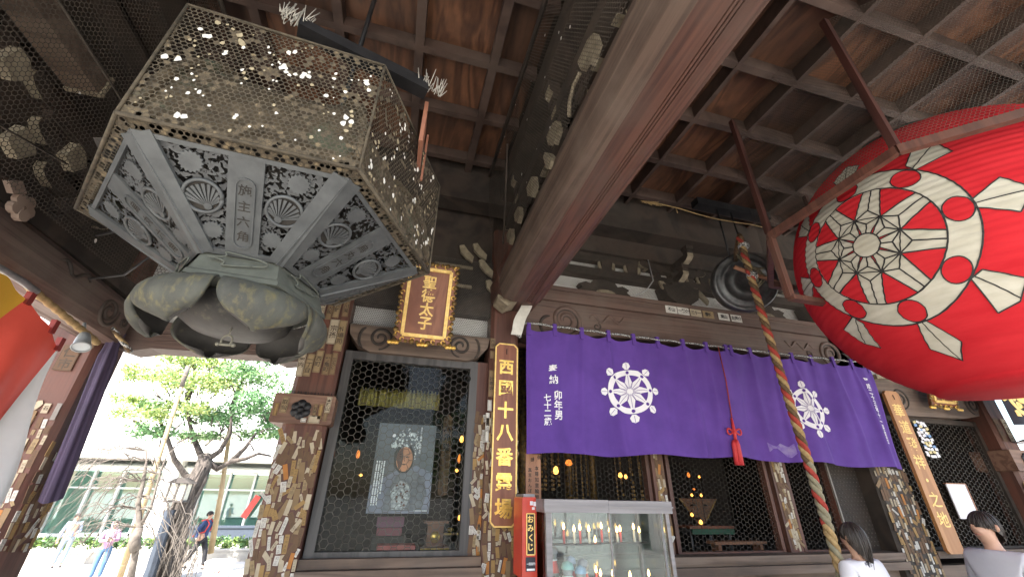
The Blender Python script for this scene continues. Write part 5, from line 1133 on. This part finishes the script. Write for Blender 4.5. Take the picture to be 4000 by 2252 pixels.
for k in range(3): m.tube([(-2.42+.03*i+.012*math.cos(i*1.4+k*2.1), 3.70+.012*math.sin(i*1.4+k*2.1), 2.86-.028*i) for i in range(12)], .012, 6, k)
m.obj('tie_cord', [ROPE_T, ROPE_B, ROPE_W], t)
t = thing('spotlight', 'small grey spotlight clamped under the left beam beside the flag', 'spotlight', (-2.2, 3.3, 2.5))
m = MB(); m.lathe([(.0, .07), (.03, .06), (.042, .0), (.046, -.05), (.052, -.055), (.052, -.06), (.044, -.058)], (-2.17, 3.32, 2.50), 18, 0, (-.35, .35, .8)); m.tube([(-2.2, 3.35, 2.55), (-2.24, 3.36, 2.64)], .01, 6); m.obj('housing', plain('grey_enamel', (.30, .32, .33), rough=.4), t)
m = MB(); m.lathe([(0, -.052), (.045, -.052)], (-2.17, 3.32, 2.50), 18, 0, (-.35, .35, .8)); m.obj('lens', plain('lens_glass', (.6, .65, .68), rough=.15), t)
# ------------------------------------------------------------------ right end: small things
t = thing('white_poster', 'blank white poster leaning in the right-hand doorway', 'poster', (6.95, 4.0, 1.4)); m = MB(); m.box((6.86, 3.98, 1.62), (.33, .012, .38)); m.obj('sheet', WHITE, t); m = MB(); m.box((7.035, 3.985, 1.62), (.016, .03, .39)); m.box((6.86, 3.985, 1.815), (.34, .03, .012)); m.obj('edge', W_NOTICE, t)
t = thing('paper_tags', 'bundle of blue and white paper tags hanging beside the pale signboard', 'paper tags', (6.45, 3.9, 2.1)); m = MB(); dr = random.Random(5)
for j in range(11):
    for i in range(4): m.box((6.47+.055*i+dr.uniform(-.012, .012), 3.90-.006*((i+j) % 3), 2.52-.04*j+dr.uniform(-.01, .01)), (.05, .004, .032), dr.choice((0, 0, 0, 1, 2)), Matrix.Rotation(dr.uniform(-.35, .35), 3, 'Y'))
m.obj('tag_bundle', [WHITE, plain('tag_blue', (.2, .34, .6)), plain('tag_yellow', (.7, .6, .3))], t)
t = thing('dark_curtain', 'dark curtain with a large gold wheel emblem at the far right edge', 'curtain', (7.9, 3.2, 2.4))
def dcur(x, z, off=0): return Vector((x, 3.30+.03*math.sin(x*9)+.02*math.sin(x*21+z)-off, z))
m = MB(); m.grid(lambda u, v: dcur(7.20+2.2*u, 2.45+1.0*v), 60, 16); m.obj('cloth', plain('dark_cloth', (.022, .020, .03), (.03, .028, .04), 4, .9), t)
m = MB(); W = ring2(0, 0, .19, .265, 36)+[circ(0, 0, .085, 20)]
for k in range(8):
    ro = lambda P: [(x*math.cos(R(45*k))-y*math.sin(R(45*k)), x*math.sin(R(45*k))+y*math.cos(R(45*k))) for x, y in P]
    W += [ro([(.27, -.03), (.31, -.055), (.36, 0), (.31, .055), (.27, .03)]), ro(circ(.14, 0, .05, 10))]
conform(m, W, lambda s, q: dcur(7.50+s*.9, 2.78+q*.9, .006), 0, .04, .1); m.obj('wheel_emblem', GOLDP, t)
t = thing('dish_lamp', 'white enamel dish lamp by the bright opening at the right edge', 'lamp', (8.1, 3.6, 2.4)); m = MB(); m.lathe([(.0, .09), (.05, .09), (.22, .02), (.25, 0), (.22, .005), (.0, .03)], (8.2, 3.6, 2.33), 28); m.obj('lamp_shade', WHITE, t); m = MB(); m.tube([(8.2, 3.6, 2.42), (8.25, 3.62, 2.6), (8.35, 3.8, 2.62)], .012, 6); m.obj('arm', STEEL, t)
# ------------------------------------------------------------------ people
SKIN = plain('skin', (.52, .32, .23), (.46, .27, .19), 6, .55); HAIR = plain('dark_hair', (.018, .013, .011), (.035, .025, .02), 30, .5, stretch=(4, 4, .6))
def skinmesh(chains, root=0):
    vs_, es, rs = [], [], []; idx = {}
    for ch in chains:
        prev = None
        for nm, p, r in ch:
            if nm is None or nm not in idx:
                vs_.append(tuple(p)); rs.append(r); i = len(vs_)-1
                if nm: idx[nm] = i
            else: i = idx[nm]
            if prev is not None: es.append((prev, i))
            prev = i
    me = bpy.data.meshes.new('skel'); me.from_pydata(vs_, es, []); me.update(); o = bpy.data.objects.new('skel', me); C.objects.link(o)
    o.modifiers.new('s', 'SKIN'); sub = o.modifiers.new('u', 'SUBSURF'); sub.levels = 2; sub.render_levels = 2
    if not me.skin_vertices: bpy.ops.mesh.customdata_skin_add() if False else None
    for i, sv_ in enumerate(me.skin_vertices[0].data):
        r = rs[i]; sv_.radius = (r, r) if not isinstance(r, tuple) else r; sv_.use_root = (i == root)
    dg = bpy.context.evaluated_depsgraph_get(); m2 = bpy.data.meshes.new_from_object(o.evaluated_get(dg))
    out = ([v.co.copy() for v in m2.vertices], [tuple(p.vertices) for p in m2.polygons])
    bpy.data.objects.remove(o); bpy.data.meshes.remove(me); bpy.data.meshes.remove(m2); return out
def person(label, x, y, gz, h, face, top, bottom, shoe, group, pose='stand', hood=False, sleeve=1.0, hairlen=0.0, extra=None, lean=0.0, stride=0.0, top_long=.0, arms=None):
    s = h/1.70; base = Vector((x, y, gz)); Rz = Matrix.Rotation(face, 3, 'Z') @ Matrix.Rotation(lean, 3, 'X')
    T = lambda p: base+Rz @ (Vector(p)*s)        # local: person faces -Y, left hand at +X
    t = thing('person', label, 'person', (x, y, gz), group)
    fy = {1: stride, -1: -stride}
    hip = {sg: (sg*.095, 0, .90) for sg in (1, -1)}; knee = {sg: (sg*.10, -.03-fy[sg]*.45-.02*abs(stride), .50) for sg in (1, -1)}; ank = {sg: (sg*.10, -fy[sg]*.85+.02, .09+(.05 if fy[sg] < 0 else 0)) for sg in (1, -1)}
    sh = {sg: (sg*.175, 0, 1.39) for sg in (1, -1)}
    A = arms or {1: ((.25, .02, 1.12), (.26, -.06, .88)), -1: ((-.25, .02, 1.12), (-.26, -.06, .88))}
    body = [[('pel', T((0, 0, .95)), .12*s), ('wst', T((0, .0, 1.10)), .115*s), ('chs', T((0, -.01, 1.28)), .13*s), ('nkb', T((0, .015, 1.42)), .065*s), ('nk', T((0, .01, 1.48)), .05*s), ('jaw', T((0, -.02, 1.545)), .062*s), ('fac', T((0, -.012, 1.60)), .078*s), ('cr', T((0, .008, 1.665)), .07*s), ('tp', T((0, .01, 1.695)), .035*s)],
            [('fac', 0, 0), ('nose', T((0, -.098, 1.59)), .013*s)]]
    for sg in (1, -1):
        el, wr = A[sg]; d = (Vector(wr)-Vector(el)).normalized()
        body.append([('chs', 0, 0), (None, T(sh[sg]), .055*s), (None, T(el), .042*s), (('wr', sg), T(wr), .027*s), (('pm', sg), T(Vector(wr)+d*.06), .030*s)])
        sd_ = d.cross(Vector((0, -1, 0))); sd_ = sd_.normalized() if sd_.length > .2 else Vector((1, 0, 0))
        cur_ = Vector((0, -1, 0))
        for q in range(4):
            o_ = sd_*(.026-.0175*q); L = (.062, .072, .068, .052)[q]
            body.append([(('pm', sg), 0, 0), (None, T(Vector(wr)+d*.085+o_), .0098*s), (None, T(Vector(wr)+d*(.085+L*.55)+o_*1.1+cur_*.008), .0088*s), (None, T(Vector(wr)+d*(.085+L)+o_*1.1+cur_*.024), .0075*s)])
        body.append([(('wr', sg), 0, 0), (None, T(Vector(wr)+d*.035+sd_*.036), .012*s), (None, T(Vector(wr)+d*.075+sd_*.050+cur_*.012), .0095*s)])
        body.append([('pel', 0, 0), (None, T(hip[sg]), .092*s), (None, T(knee[sg]), .058*s), (('an', sg), T(ank[sg]), .038*s), (None, T(Vector(ank[sg])+Vector((0, -.10, -.055))), .036*s), (None, T(Vector(ank[sg])+Vector((0, -.16, -.062))), .028*s)])
    v, f = skinmesh(body); m = MB(); m.add(v, f, 0, True); b = m.obj('body', SKIN, t)
    m = MB()
    for sg in (1, -1): m.ball(T((sg*.030, -.078, 1.615)), .009*s, 8, 0); m.ball(T((sg*.080, .01, 1.60)), .022*s, 8, 1, (.5, 1, 1.3))
    m.tube([T((-.022, -.078, 1.553)), T((0, -.086, 1.551)), T((.022, -.078, 1.553))], .005*s, 6, 2); m.obj('face_detail', [INK, SKIN, plain('lips', (.40, .15, .12))], t)
    # clothes: a shade larger than the body
    tw = [[('pel', T((0, 0, .90-top_long)), .150*s), ('wst', T((0, 0, 1.10)), .140*s), ('chs', T((0, -.01, 1.28)), .155*s), ('nk', T((0, .012, 1.435)), .075*s)]]
    for sg in (1, -1):
        el, wr = A[sg]; e, w_ = Vector(el), Vector(wr); end = e.lerp(w_, .93) if sleeve >= 1 else Vector(sh[sg]).lerp(e, .75)
        tw.append([('chs', 0, 0), (None, T(Vector(sh[sg])+Vector((sg*.005, 0, -.005))), .074*s)]+([(None, T(e), .060*s)] if sleeve >= 1 else [])+[(None, T(end), .048*s if sleeve >= 1 else .066*s)])
    v, f = skinmesh(tw); m = MB(); m.add(v, f, 0, True); m.obj('jacket' if sleeve >= 1 else 'shirt', top, t)
    tr = [[('pel', T((0, 0, .93)), .135*s), ('wst', T((0, 0, 1.03)), .125*s)]]
    for sg in (1, -1): tr.append([('pel', 0, 0), (None, T(hip[sg]), .108*s), (None, T(knee[sg]), .076*s), (None, T(Vector(ank[sg])+Vector((0, .0, .03))), .066*s)])
    v, f = skinmesh(tr); m = MB(); m.add(v, f, 0, True); m.obj('trousers', bottom, t)
    for sg in (1, -1):
        v, f = skinmesh([[(None, T(Vector(ank[sg])+Vector((0, .045, -.045))), .042*s), (None, T(Vector(ank[sg])+Vector((0, -.05, -.05))), .046*s), (None, T(Vector(ank[sg])+Vector((0, -.175, -.058))), .036*s)]])
        m = MB(); m.add(v, f, 0, True); m.obj('shoe', shoe, t)
    m = MB()
    def hair(u, v_):
        a = 2*math.pi*u; p = v_*math.pi*(.52+.16*(1+math.sin(a))/2); rr = .094+.004*math.sin(9*a)*v_
        return T((rr*.92*math.sin(p)*math.cos(a), .014+rr*1.08*math.sin(p)*math.sin(a), 1.612+rr*1.12*math.cos(p)-hairlen*max(0, math.sin(a)+.3)*v_**3))
    if hood:
        v, f = skinmesh([[(None, T((0, .05, 1.42)), .085*s), (None, T((0, .045, 1.52)), .105*s), (None, T((0, .035, 1.63)), .112*s), (None, T((0, .02, 1.70)), .075*s)]]); m.add(v, f, 0, True); m.obj('hood', top, t)
        m = MB(); m.grid(lambda u, v_: hair(u, v_*.8), 24, 10, flip=True); m.obj('hair', HAIR, t)
    else:
        m.grid(hair, 28, 12, flip=True); hr = random.Random(int(h*1000))
        for q in range(110):
            u0 = hr.random(); du = hr.uniform(-.03, .03); k0 = hr.uniform(1.0, 1.05); e_ = hr.uniform(.8, 1.04)
            P0 = [hair(u0+du*v_, .05+e_*v_*.97) for v_ in [i/7 for i in range(8)]]; cc = T((0, .014, 1.612))
            m.tube([cc+(p-cc)*k0 for p in P0], [.0045*s, .005*s, .005*s, .005*s, .0045*s, .004*s, .003*s, .0015*s], 4)
        m.obj('hair', HAIR, t)
    if extra: extra(t, T, s)
    return t
DENIM = plain('denim', (.10, .20, .36), (.07, .14, .27), 9, .85); DENIML = plain('denim_light', (.30, .38, .48), (.24, .31, .40), 9, .85); LILAC = plain('lilac_jacket', (.42, .25, .40), (.35, .20, .33), 5, .7); PATT = plain('blue_patterned_shirt', (.20, .27, .42), (.42, .46, .55), 24, .8, lo=.48, hi=.54); BLACKC = plain('black_cloth', (.02, .02, .024), (.03, .03, .035), 6, .85); NAVY = plain('navy_shirt', (.03, .06, .16), (.025, .045, .12), 6, .85); SHOEW = plain('shoe_blue', (.10, .22, .45)); SHOEK = plain('shoe_dark', (.03, .03, .035))
GZ = -.9
ph = {1: ((.22, -.10, 1.13), (.06, -.27, 1.17)), -1: ((-.22, -.10, 1.13), (-.05, -.27, 1.15))}
def mask(t, T, s): m = MB(); m.grid(lambda u, v: T((.066*math.sin((u-.5)*2.4), -.032-.064*math.cos((u-.5)*2.4), 1.585-.055*v)), 10, 5, flip=False); m.obj('face_mask', BLACKC, t)
def phone(t, T, s): mask(t, T, s); m = MB(); m.box(T((0, -.33, 1.18)), (.08, .012, .15)); m.obj('phone', BLACKM, t)
def pack(t, T, s):
    v, f = skinmesh([[(None, T((0, .19, 1.02)), .10*s), (None, T((0, .20, 1.18)), .125*s), (None, T((0, .18, 1.36)), .09*s)]]); m = MB(); m.add(v, f, 0, True); m.obj('backpack', BLACKC, t)
    m = MB()
    for sg in (1, -1): m.tube([T((sg*.12, .15, 1.42)), T((sg*.13, -.02, 1.47)), T((sg*.14, -.15, 1.34)), T((sg*.15, -.08, 1.10)), T((sg*.13, .15, 1.04))], .022*s, 6)
    m.tube([T((-.12, .26, .95)), T((.0, .30, 1.0)), T((.12, .26, 1.02))], .02*s, 6); m.obj('strap', plain('red_strap', (.6, .05, .04)), t)
person('person in a lilac hooded jacket and blue jeans standing in the courtyard', -8.25, 17.6, GZ, 1.6, R(25), LILAC, DENIM, SHOEW, 'visitors in the courtyard', hood=True, arms=ph, extra=phone, top_long=.06)
person('person in a blue patterned shirt and pale trousers standing beyond the bare weeping branches', -11.0, 20.75, GZ, 1.66, R(35), PATT, DENIML, SHOEK, 'visitors in the courtyard', arms={1: ((.24, .02, 1.13), (.14, -.2, 1.06)), -1: ((-.24, .02, 1.13), (-.26, -.05, .90))})
person('person in navy with a red-strapped black backpack walking beside the gnarled tree', -6.35, 19.5, GZ, 1.80, R(80), NAVY, BLACKC, SHOEK, 'visitors in the courtyard', stride=.34, extra=pack, lean=R(2), arms={1: ((.24, -.10, 1.14), (.22, -.24, .93)), -1: ((-.24, .12, 1.13), (-.25, .05, .90))})
YUK = plain('white_yukata', (.66, .66, .70), (.60, .60, .64), 5, .8, c3=(.05, .05, .07), scale3=7, lo3=.60, hi3=.63); SHIRTW = plain('white_shirt', (.56, .57, .62), (.50, .51, .56), 5, .8); GREYT = plain('grey_trousers', (.12, .12, .13))
person('person in a white top with black brush pattern, seen from behind', 3.40, 2.75, 0, 1.44, R(185), YUK, GREYT, SHOEK, 'worshippers in front of the hall', sleeve=1, hairlen=.10)
person('person with dark hair in a white shirt turned to the left at the right edge', 4.33, 2.45, 0, 1.53, R(-100), SHIRTW, GREYT, SHOEK, 'worshippers in front of the hall', sleeve=1, hairlen=.05)

# ------------------------------------------------------------------ courtyard seen through the left opening
BARK = plain('gnarled_bark', (.12, .10, .088), (.035, .03, .027), 7, .95, 0, .8, stretch=(2, 2, .5)); BARKG = plain('grey_twigs', (.10, .085, .075), (.16, .14, .12), 9, .95)
LEAFS = [plain('pine_needles_light', (.48, .54, .20), (.32, .42, .13), 3, .8), plain('pine_needles_mid', (.24, .38, .15), (.14, .26, .11), 3, .8), plain('pine_needles_dark', (.12, .24, .10), (.15, .30, .13), 3, .8)]
def pads(m, plist, dr, n0=620, size=.075, k_=1.0):
    for (cx, cy, cz, rx, ry, rz, mi) in plist:
        n = int(n0*rx*ry/(.8*.8))+160; rx *= k_; ry *= k_; rz *= k_
        subs = [(dr.uniform(-.75, .75), dr.uniform(-.75, .75), dr.uniform(-.2, .5), dr.uniform(.25, .5)) for _ in range(11)]
        for i in range(n):
            sx_, sy_, sz_, sr = dr.choice(subs)
            if sx_**2+sy_**2 > 1: continue
            a = dr.uniform(0, 6.283); q = dr.random()**.45
            p = Vector((cx+rx*(sx_+sr*q*math.cos(a)), cy+ry*(sy_+sr*q*math.sin(a)), cz+rz*(sz_+dr.gauss(0, .38))))
            s = size*dr.uniform(.6, 1.5); d = Vector((dr.uniform(-1, 1), dr.uniform(-1, 1), dr.uniform(-.3, 1))).normalized(); e = d.orthogonal().normalized(); e = (Matrix.Rotation(dr.uniform(0, 6.28), 3, d) @ e)*.38
            m.add([p-d*s, p+e*s-d*s*.1, p+d*s, p-e*s-d*s*.1], [(0, 1, 2, 3)], mi if dr.random() < .75 else min(2, mi+1))
def img(px, py, Yd):   # courtyard layout helper: where a sight line of the survey meets the plane Y = Yd
    a, b = (px-2000)/1575.5, -(py-1126)/1575.5
    d = r2*a+u2*b+f_; k = Yd/d.y; return Vector((0, 0, 1.6))+d*k
dr = random.Random(31)
pine = thing('pine_tree', 'gnarled old pine with cloud-pruned foliage pads and a twisted trunk in the courtyard', 'tree', (-6.47, 17.75, GZ))
tk = [img(630, 2262, 17.7), img(660, 2150, 17.7), img(690, 2040, 17.7), img(725, 1950, 17.7), img(765, 1880, 17.7), img(795, 1820, 17.7), img(800, 1775, 17.8)]
m = MB(); m.tube(tk, [.44, .36, .31, .28, .27, .25, .18], 12)
for k in range(26):
    a = dr.uniform(0, 6.28); off = Vector((math.cos(a), math.sin(a), 0))
    m.tube([p+off*r*dr.uniform(.8, 1.08) for p, r in zip(tk[:6], (.44, .36, .31, .28, .27, .24))], [.10, .07, .08, .06, .06, .03], 6)
m.obj('trunk', BARK, pine)
m = MB()
limbs = [[(765, 1880), (720, 1850), (680, 1790), (650, 1700), (625, 1640), (600, 1600)], [(800, 1790), (850, 1830), (905, 1800), (960, 1790), (1010, 1770), (1060, 1780)], [(795, 1800), (760, 1720), (740, 1650), (730, 1560)], [(905, 1800), (960, 1745), (1000, 1690)], [(800, 1800), (860, 1760), (900, 1690), (905, 1600)], [(730, 1560), (760, 1480), (760, 1420)], [(905, 1600), (930, 1520), (960, 1450)], [(650, 1700), (590, 1690), (520, 1640)]]
for L in limbs: m.tube([img(px, py, 17.7+.35*math.sin(i*1.7)) for i, (px, py) in enumerate(L)], [.115*(1-.72*i/(len(L)-1)) for i in range(len(L))], 8)
for k in range(60):
    px, py = dr.uniform(600, 1080), dr.uniform(1420, 1760); p = img(px, py, 17.7+dr.uniform(-.6, .6)); q = p+Vector((dr.uniform(-.6, .6), dr.uniform(-.3, .3), dr.uniform(.05, .35))); m.tube([p, (p+q)/2+Vector((0, 0, .08)), q], [.03, .022, .01], 5)
m.obj('limb', BARK, pine)
PL_ = [(700, 1390, .55, .20, 0), (830, 1425, .85, .26, 0), (640, 1475, .75, .20, 0), (760, 1505, .95, .24, 0), (880, 1500, .8, .24, 0), (560, 1620, .65, .22, 0), (640, 1590, .55, .2, 1), (720, 1600, .7, .2, 0), (950, 1385, .7, .25, 2), (1030, 1400, .6, .26, 2), (1010, 1480, .8, .26, 1), (1060, 1560, .8, .26, 2), (960, 1610, .9, .24, 2), (860, 1640, .75, .22, 2), (1070, 1660, .6, .24, 2), (600, 1690, .55, .22, 2), (770, 1700, .5, .15, 1), (1000, 1700, .55, .17, 1), (930, 1440, .5, .18, 1), (500, 1560, .35, .14, 0)]
m = MB(); pads(m, [(*img(px, py, 17.7+dr.uniform(-.7, .7)), rx, rx*.9, rz, mi) for px, py, rx, rz, mi in PL_], dr, 1500, .065, 1.5); m.obj('crown', LEAFS, pine)
m = MB()
for k in range(150):
    p = img(dr.uniform(640, 780), dr.uniform(1900, 2180), 17.0+dr.uniform(-.3, .2)); q = p+Vector((dr.uniform(-.25, .15), dr.uniform(-.1, .1), -dr.uniform(.3, 1.1))); m.tube([p, (p+q)/2+Vector((dr.uniform(-.1, .1), 0, 0)), q], .010, 4, cap=False)
m.obj('hanging_twigs', BARKG, pine)
wil = thing('weeping_tree', 'bare weeping willow with thin drooping twigs in front of the courtyard', 'tree', (-6.2, 13.5, GZ))
m = MB(); wp = [(500, 2300), (525, 2180), (545, 2060), (540, 1960), (560, 1880), (572, 1800), (570, 1740)]; m.tube([img(px, py, 13.5) for px, py in wp], [.09, .075, .07, .06, .045, .03, .02], 8)
m.tube([img(px, py, 13.5) for px, py in ((545, 2060), (590, 1980), (625, 1850), (650, 1780), (690, 1740))], [.05, .035, .025, .018, .01], 6)
m.tube([img(px, py, 13.4) for px, py in ((530, 2150), (525, 2110), (545, 2060))], [.11, .12, .09], 8); m.obj('trunk', BARKG, wil)
m = MB()
for k in range(64):
    px, py = dr.choice(((570, 1760), (560, 1880), (545, 1990), (540, 2060), (600, 1950), (572, 1800), (625, 1850))); L = dr.uniform(120, 420)*(1 if dr.random() < .78 else -.45); dpt = 13.5+dr.uniform(-1.0, 1.0); drop = dr.uniform(40, 260)
    pts = [img(px-L*t, py-dr.uniform(15, 60)*math.sin(math.pi*t*.9)+drop*t*t, 13.5+(dpt-13.5)*t) for t in [i/9 for i in range(10)]]
    m.tube(pts, [.016-.012*i/9 for i in range(10)], 4, cap=False)
    if dr.random() < .7:
        a = pts[dr.randint(3, 6)]; m.tube([a, a+Vector((-.3, dr.uniform(-.2, .2), -.1)), a+Vector((-.55, dr.uniform(-.3, .3), -.5-.4*dr.random()))], [.008, .006, .003], 4, cap=False)
m.obj('twigs', BARKG, wil)
BAMB = plain('bamboo_pole', (.40, .30, .17), (.30, .22, .12), 4, .6); 
def pole(pts, Yd, r, lab, mats):
    t = thing('prop_pole', lab, 'pole', tuple(img(*pts[0], Yd))); n = len(pts); m = MB(); P = [img(*p, Yd) for p in pts]; m.tube(P, [r*1.1-.35*r*i/(n-1) for i in range(n)], 10)
    for i in range(9): q = P[0].lerp(P[-1], (i+.5)/9); m.lathe([(r*1.05, -.01), (r*1.14, 0), (r*1.05, .01)], q, 10, 0, (P[-1]-P[0]))
    m.obj('cane', mats[0], t)
    m = MB(); q = P[-1]; m.tube([q-(q-P[0]).normalized()*.7, q], r*.95, 10); m.obj('dark_tip', mats[1], t)
pole([(465, 2262), (600, 1850), (735, 1430)], 16.0, .075, 'slanted bamboo prop pole with a dark tip, left of the gnarled trunk', (BAMB, BARKG))
pole([(822, 2160), (868, 1900), (900, 1660)], 18.4, .085, 'upright tan prop pole right of the gnarled trunk', (BAMB, BAMB))
t = thing('garden_lantern', 'dark post lantern with pale paper panes beside the gnarled tree', 'lamp post', tuple(img(600, 2262, 16.8)))
lp0, lp1 = img(575, 2275, 16.8), img(668, 1990, 16.8)
m = MB(); m.bar(lp0, lp1, .24, .22); m.obj('post', plain('dark_blue_post', (.05, .065, .09), (.035, .045, .065), 4, .7), t)
q = img(700, 1920, 16.8); m = MB(); m.box(q, (.46, .4, .46)); m.obj('pane_box', plain('paper_pane', (.62, .60, .5), (.55, .53, .44)), t)
m = MB()
for sx in (-.23, 0, .23):
    for sy in (-.2, .2): m.box(q+Vector((sx, sy*1.03, 0)), (.045, .045, .54))
m.prism([(-.34, 0), (.34, 0), (.08, .16), (-.08, .16)], q+Vector((0, .27, .25)), X_, Z_, .54); m.box(q+Vector((0, 0, -.26)), (.52, .46, .05)); m.obj('roof', plain('lantern_wood', (.07, .06, .055)), t)
t = thing('white_bin', 'white box-shaped collection bin with red marks on the paving', 'bin', tuple(img(845, 2262, 16.8)))
q = img(855, 2215, 16.8); m = MB(); m.box(q+Vector((0, 0, -.32)), (.62, .55, .9), 0, bev=.03); m.obj('body', plain('bin_white', (.66, .62, .55), (.58, .54, .47), 3, .6), t); m = MB(); m.box(q+Vector((0, 0, .165)), (.68, .60, .07), 0, bev=.02); m.obj('lid', WHITE, t)
m = MB(); m.text('お守り', q+Vector((.0, -.279, -.08)), X_, Z_, .09, 0, .03, 1.3, False); m.obj('lettering', DIRTY_RED, t); m = MB(); m.box(q+Vector((.12, -.278, -.45)), (.3, .006, .04)); m.obj('slot', BLACKM, t)
# planted bed with kerb, glass pavilion, white tower, dark planter
m = MB(); k0 = 21.5
m.bb((-22, k0, GZ), (-3.5, k0+.35, GZ+.33)); 
for i in range(12): m.bb((-22+i*1.55, k0-.02, GZ+.335), (-20.48+i*1.55, k0+.37, GZ+.40))
bed = thing('planted_bed', 'long low planted bed edged with pale kerb stones before the glass pavilion', 'planting bed', (-12, 22, GZ)); m.obj('kerb', plain('kerb_stone', (.40, .38, .34), (.30, .29, .27), 3, .85), bed)
m = MB(); 
for i in range(60):
    x = -21.5+i*.3; mi = dr.choice((0, 0, 1, 1, 2)); pads(m, [(x, 22.3+dr.uniform(-.2, .3), GZ+.45+dr.uniform(0, .2), .3, .35, .2, mi)], dr, 420, .06)
m.obj('shrubs', [plain('shrub_light', (.16, .24, .05), (.10, .16, .035), 3, .7), plain('shrub_mid', (.08, .16, .04), (.05, .10, .03), 3, .7), LEAFS[2]], bed)
pav = thing('glass_pavilion', 'low modern pavilion with greenish glass front and flat white roof', 'building', (-12, 30, GZ))
BY = 29.0
def bx_(m, a, b, y0, y1, mi=0):   # box from two survey corners on the plane y0
    p, q = img(*a, y0), img(*b, y0); m.bb((p.x, y0, q.z), (q.x, y1, p.z), mi)
CONC = plain('pale_concrete', (.62, .62, .58), (.54, .54, .50), 2, .85); MULL = plain('white_mullion', (.66, .70, .70)); 
zt = 3.65
m = MB(); m.bb((-30, BY-2.2, 3.0), (0, BY+9, 3.55)); m.bb((-30, BY-1.2, 2.5), (0, BY+.2, 2.68)); m.obj('roof', CONC, pav)
m = MB(); m.bb((-30, BY+.25, -.9), (0, BY+.27, 2.5)); m.obj('glass_wall', glass('green_glass', (.70, .86, .82), .16, .03), pav)
m = MB()
for i in range(23): m.bb((-29.8+i*1.3, BY, -.9), (-29.7+i*1.3, BY+.2, 2.5))
m.bb((-30, BY, -.6), (0, BY+.2, -.45)); m.bb((-30, BY+.02, 1.6), (0, BY+.15, 1.68)); m.obj('mullion', MULL, pav)
for i in range(4):
    m = MB(); x = -22.5+i*5.4; m.bb((x, BY-1.5, -.9), (x+.75, BY-.9, 3.0)); m.obj('pillar', CONC, pav)
m = MB(); m.bb((-30, BY+5, -.9), (0, BY+5.1, 2.5)); m.bb((-30, BY+.3, 2.3), (0, BY+5, 2.45)); m.obj('back_wall', plain('inner_wall', (.74, .82, .79), (.55, .64, .61), .4, .9), pav)
m = MB(); m.bb((-30, BY+.3, -.88), (0, BY+5, -.86)); m.bb((-9.5, BY+2, -.85), (-6, BY+2.6, .1)); m.bb((-17, BY+2, -.85), (-13, BY+2.6, .2)); m.obj('inner_floor', plain('inner_grey', (.55, .58, .57)), pav)
t = thing('red_banner', 'slanted red banner with white writing inside the pavilion glass', 'banner', tuple(img(980, 2000, BY+.1)))
p0, p1 = img(950, 2020, BY-.1), img(1010, 1935, BY-.1); d_ = (p1-p0).normalized(); n_ = Vector((-d_.z, 0, d_.x)); m = MB(); L_ = (p1-p0).length
m.prism([(0, -.16), (L_, -.16), (L_, .16), (0, .16)], p0, d_, -n_ if d_.cross(n_).y > 0 else n_, .02); m.obj('cloth', plain('banner_red', (.62, .06, .05)), t); m = MB()
m.text('ようこそ御参拝', p0+d_*.18+Vector((0, -.03, 0)), X_, Z_, .2, 0, .03, 1.0, False, fn=lambda x, y: p0+d_*(x-p0.x-d_.x*.18+.2)+n_*(y-(p0+d_*.18).z)*1.0+Vector((0, -.03, 0))) ; m.obj('lettering', WHITE, t)
tow = thing('white_tower', 'tall blank white office block with beige recessed panels behind the pine', 'building', (-16, 40, GZ))
m = MB(); m.bb((-60, 40, -.9), (-2, 52, 34)); m.obj('wall', plain('tower_white', (.80, .80, .78), (.74, .74, .72), 1, .8), tow)
for a, b in (((595, 1340), (740, 1450)), ((455, 1700), (600, 1590)), ((700, 1690), (900, 1740)), ((340, 1330), (395, 1250))):
    p, q = img(*a, 40), img(*b, 40); m = MB(); m.bb((min(p.x, q.x), 39.94, min(p.z, q.z)), (max(p.x, q.x), 39.97, max(p.z, q.z))); m.obj('recessed_panel', plain('beige_panel', (.40, .38, .30), (.36, .34, .27), 1, .8), tow)
m = MB(); p, q = img(548, 1500, 39.9), img(560, 1560, 39.9); m.tube([q, p], .06, 6); m.obj('pipe', STEEL, tow)
t = thing('dark_trough', 'long dark blue planter trough standing in front of the pavilion glass', 'planter', (-9, 25, GZ)); m = MB(); p, q = img(640, 2085, 25), img(995, 2060, 25); m.bb((p.x, 25, -.5), (q.x, 25.5, .02)); m.bb((p.x-.05, 24.95, .022), (q.x+.05, 25.55, .1)); m.obj('trough', plain('trough_navy', (.045, .06, .085)), t)
for k in range(5): m = MB(); x = p.x+(q.x-p.x)*(k+.5)/5; m.bb((x-.08, 25.1, GZ), (x+.08, 25.4, -.5)); m.obj('leg', BLACKM, t)
# trees and a low building behind the viewer: they are what the panes reflect
for (x, y, lab) in ((-7, -16, 'leafy tree on the far side of the forecourt behind the viewer'), (4, -20, 'tall leafy tree standing opposite the hall'), (14, -17, 'leafy tree standing far right of the forecourt')):
    t = thing('garden_tree', lab, 'tree', (x, y, GZ), 'forecourt trees'); m = MB(); m.tube([(x, y, GZ), (x+.1, y, 1.5), (x-.2, y, 4)], [.3, .24, .15], 8); m.obj('trunk', BARK, t)
    m = MB(); pads(m, [(x+dr.uniform(-1.5, 1.5), y+dr.uniform(-1.2, 1.2), 3+dr.uniform(0, 3), 1.3, 1.2, .8, dr.choice((0, 1, 2))) for _ in range(7)], dr, 160, .16); m.obj('crown', LEAFS, t)
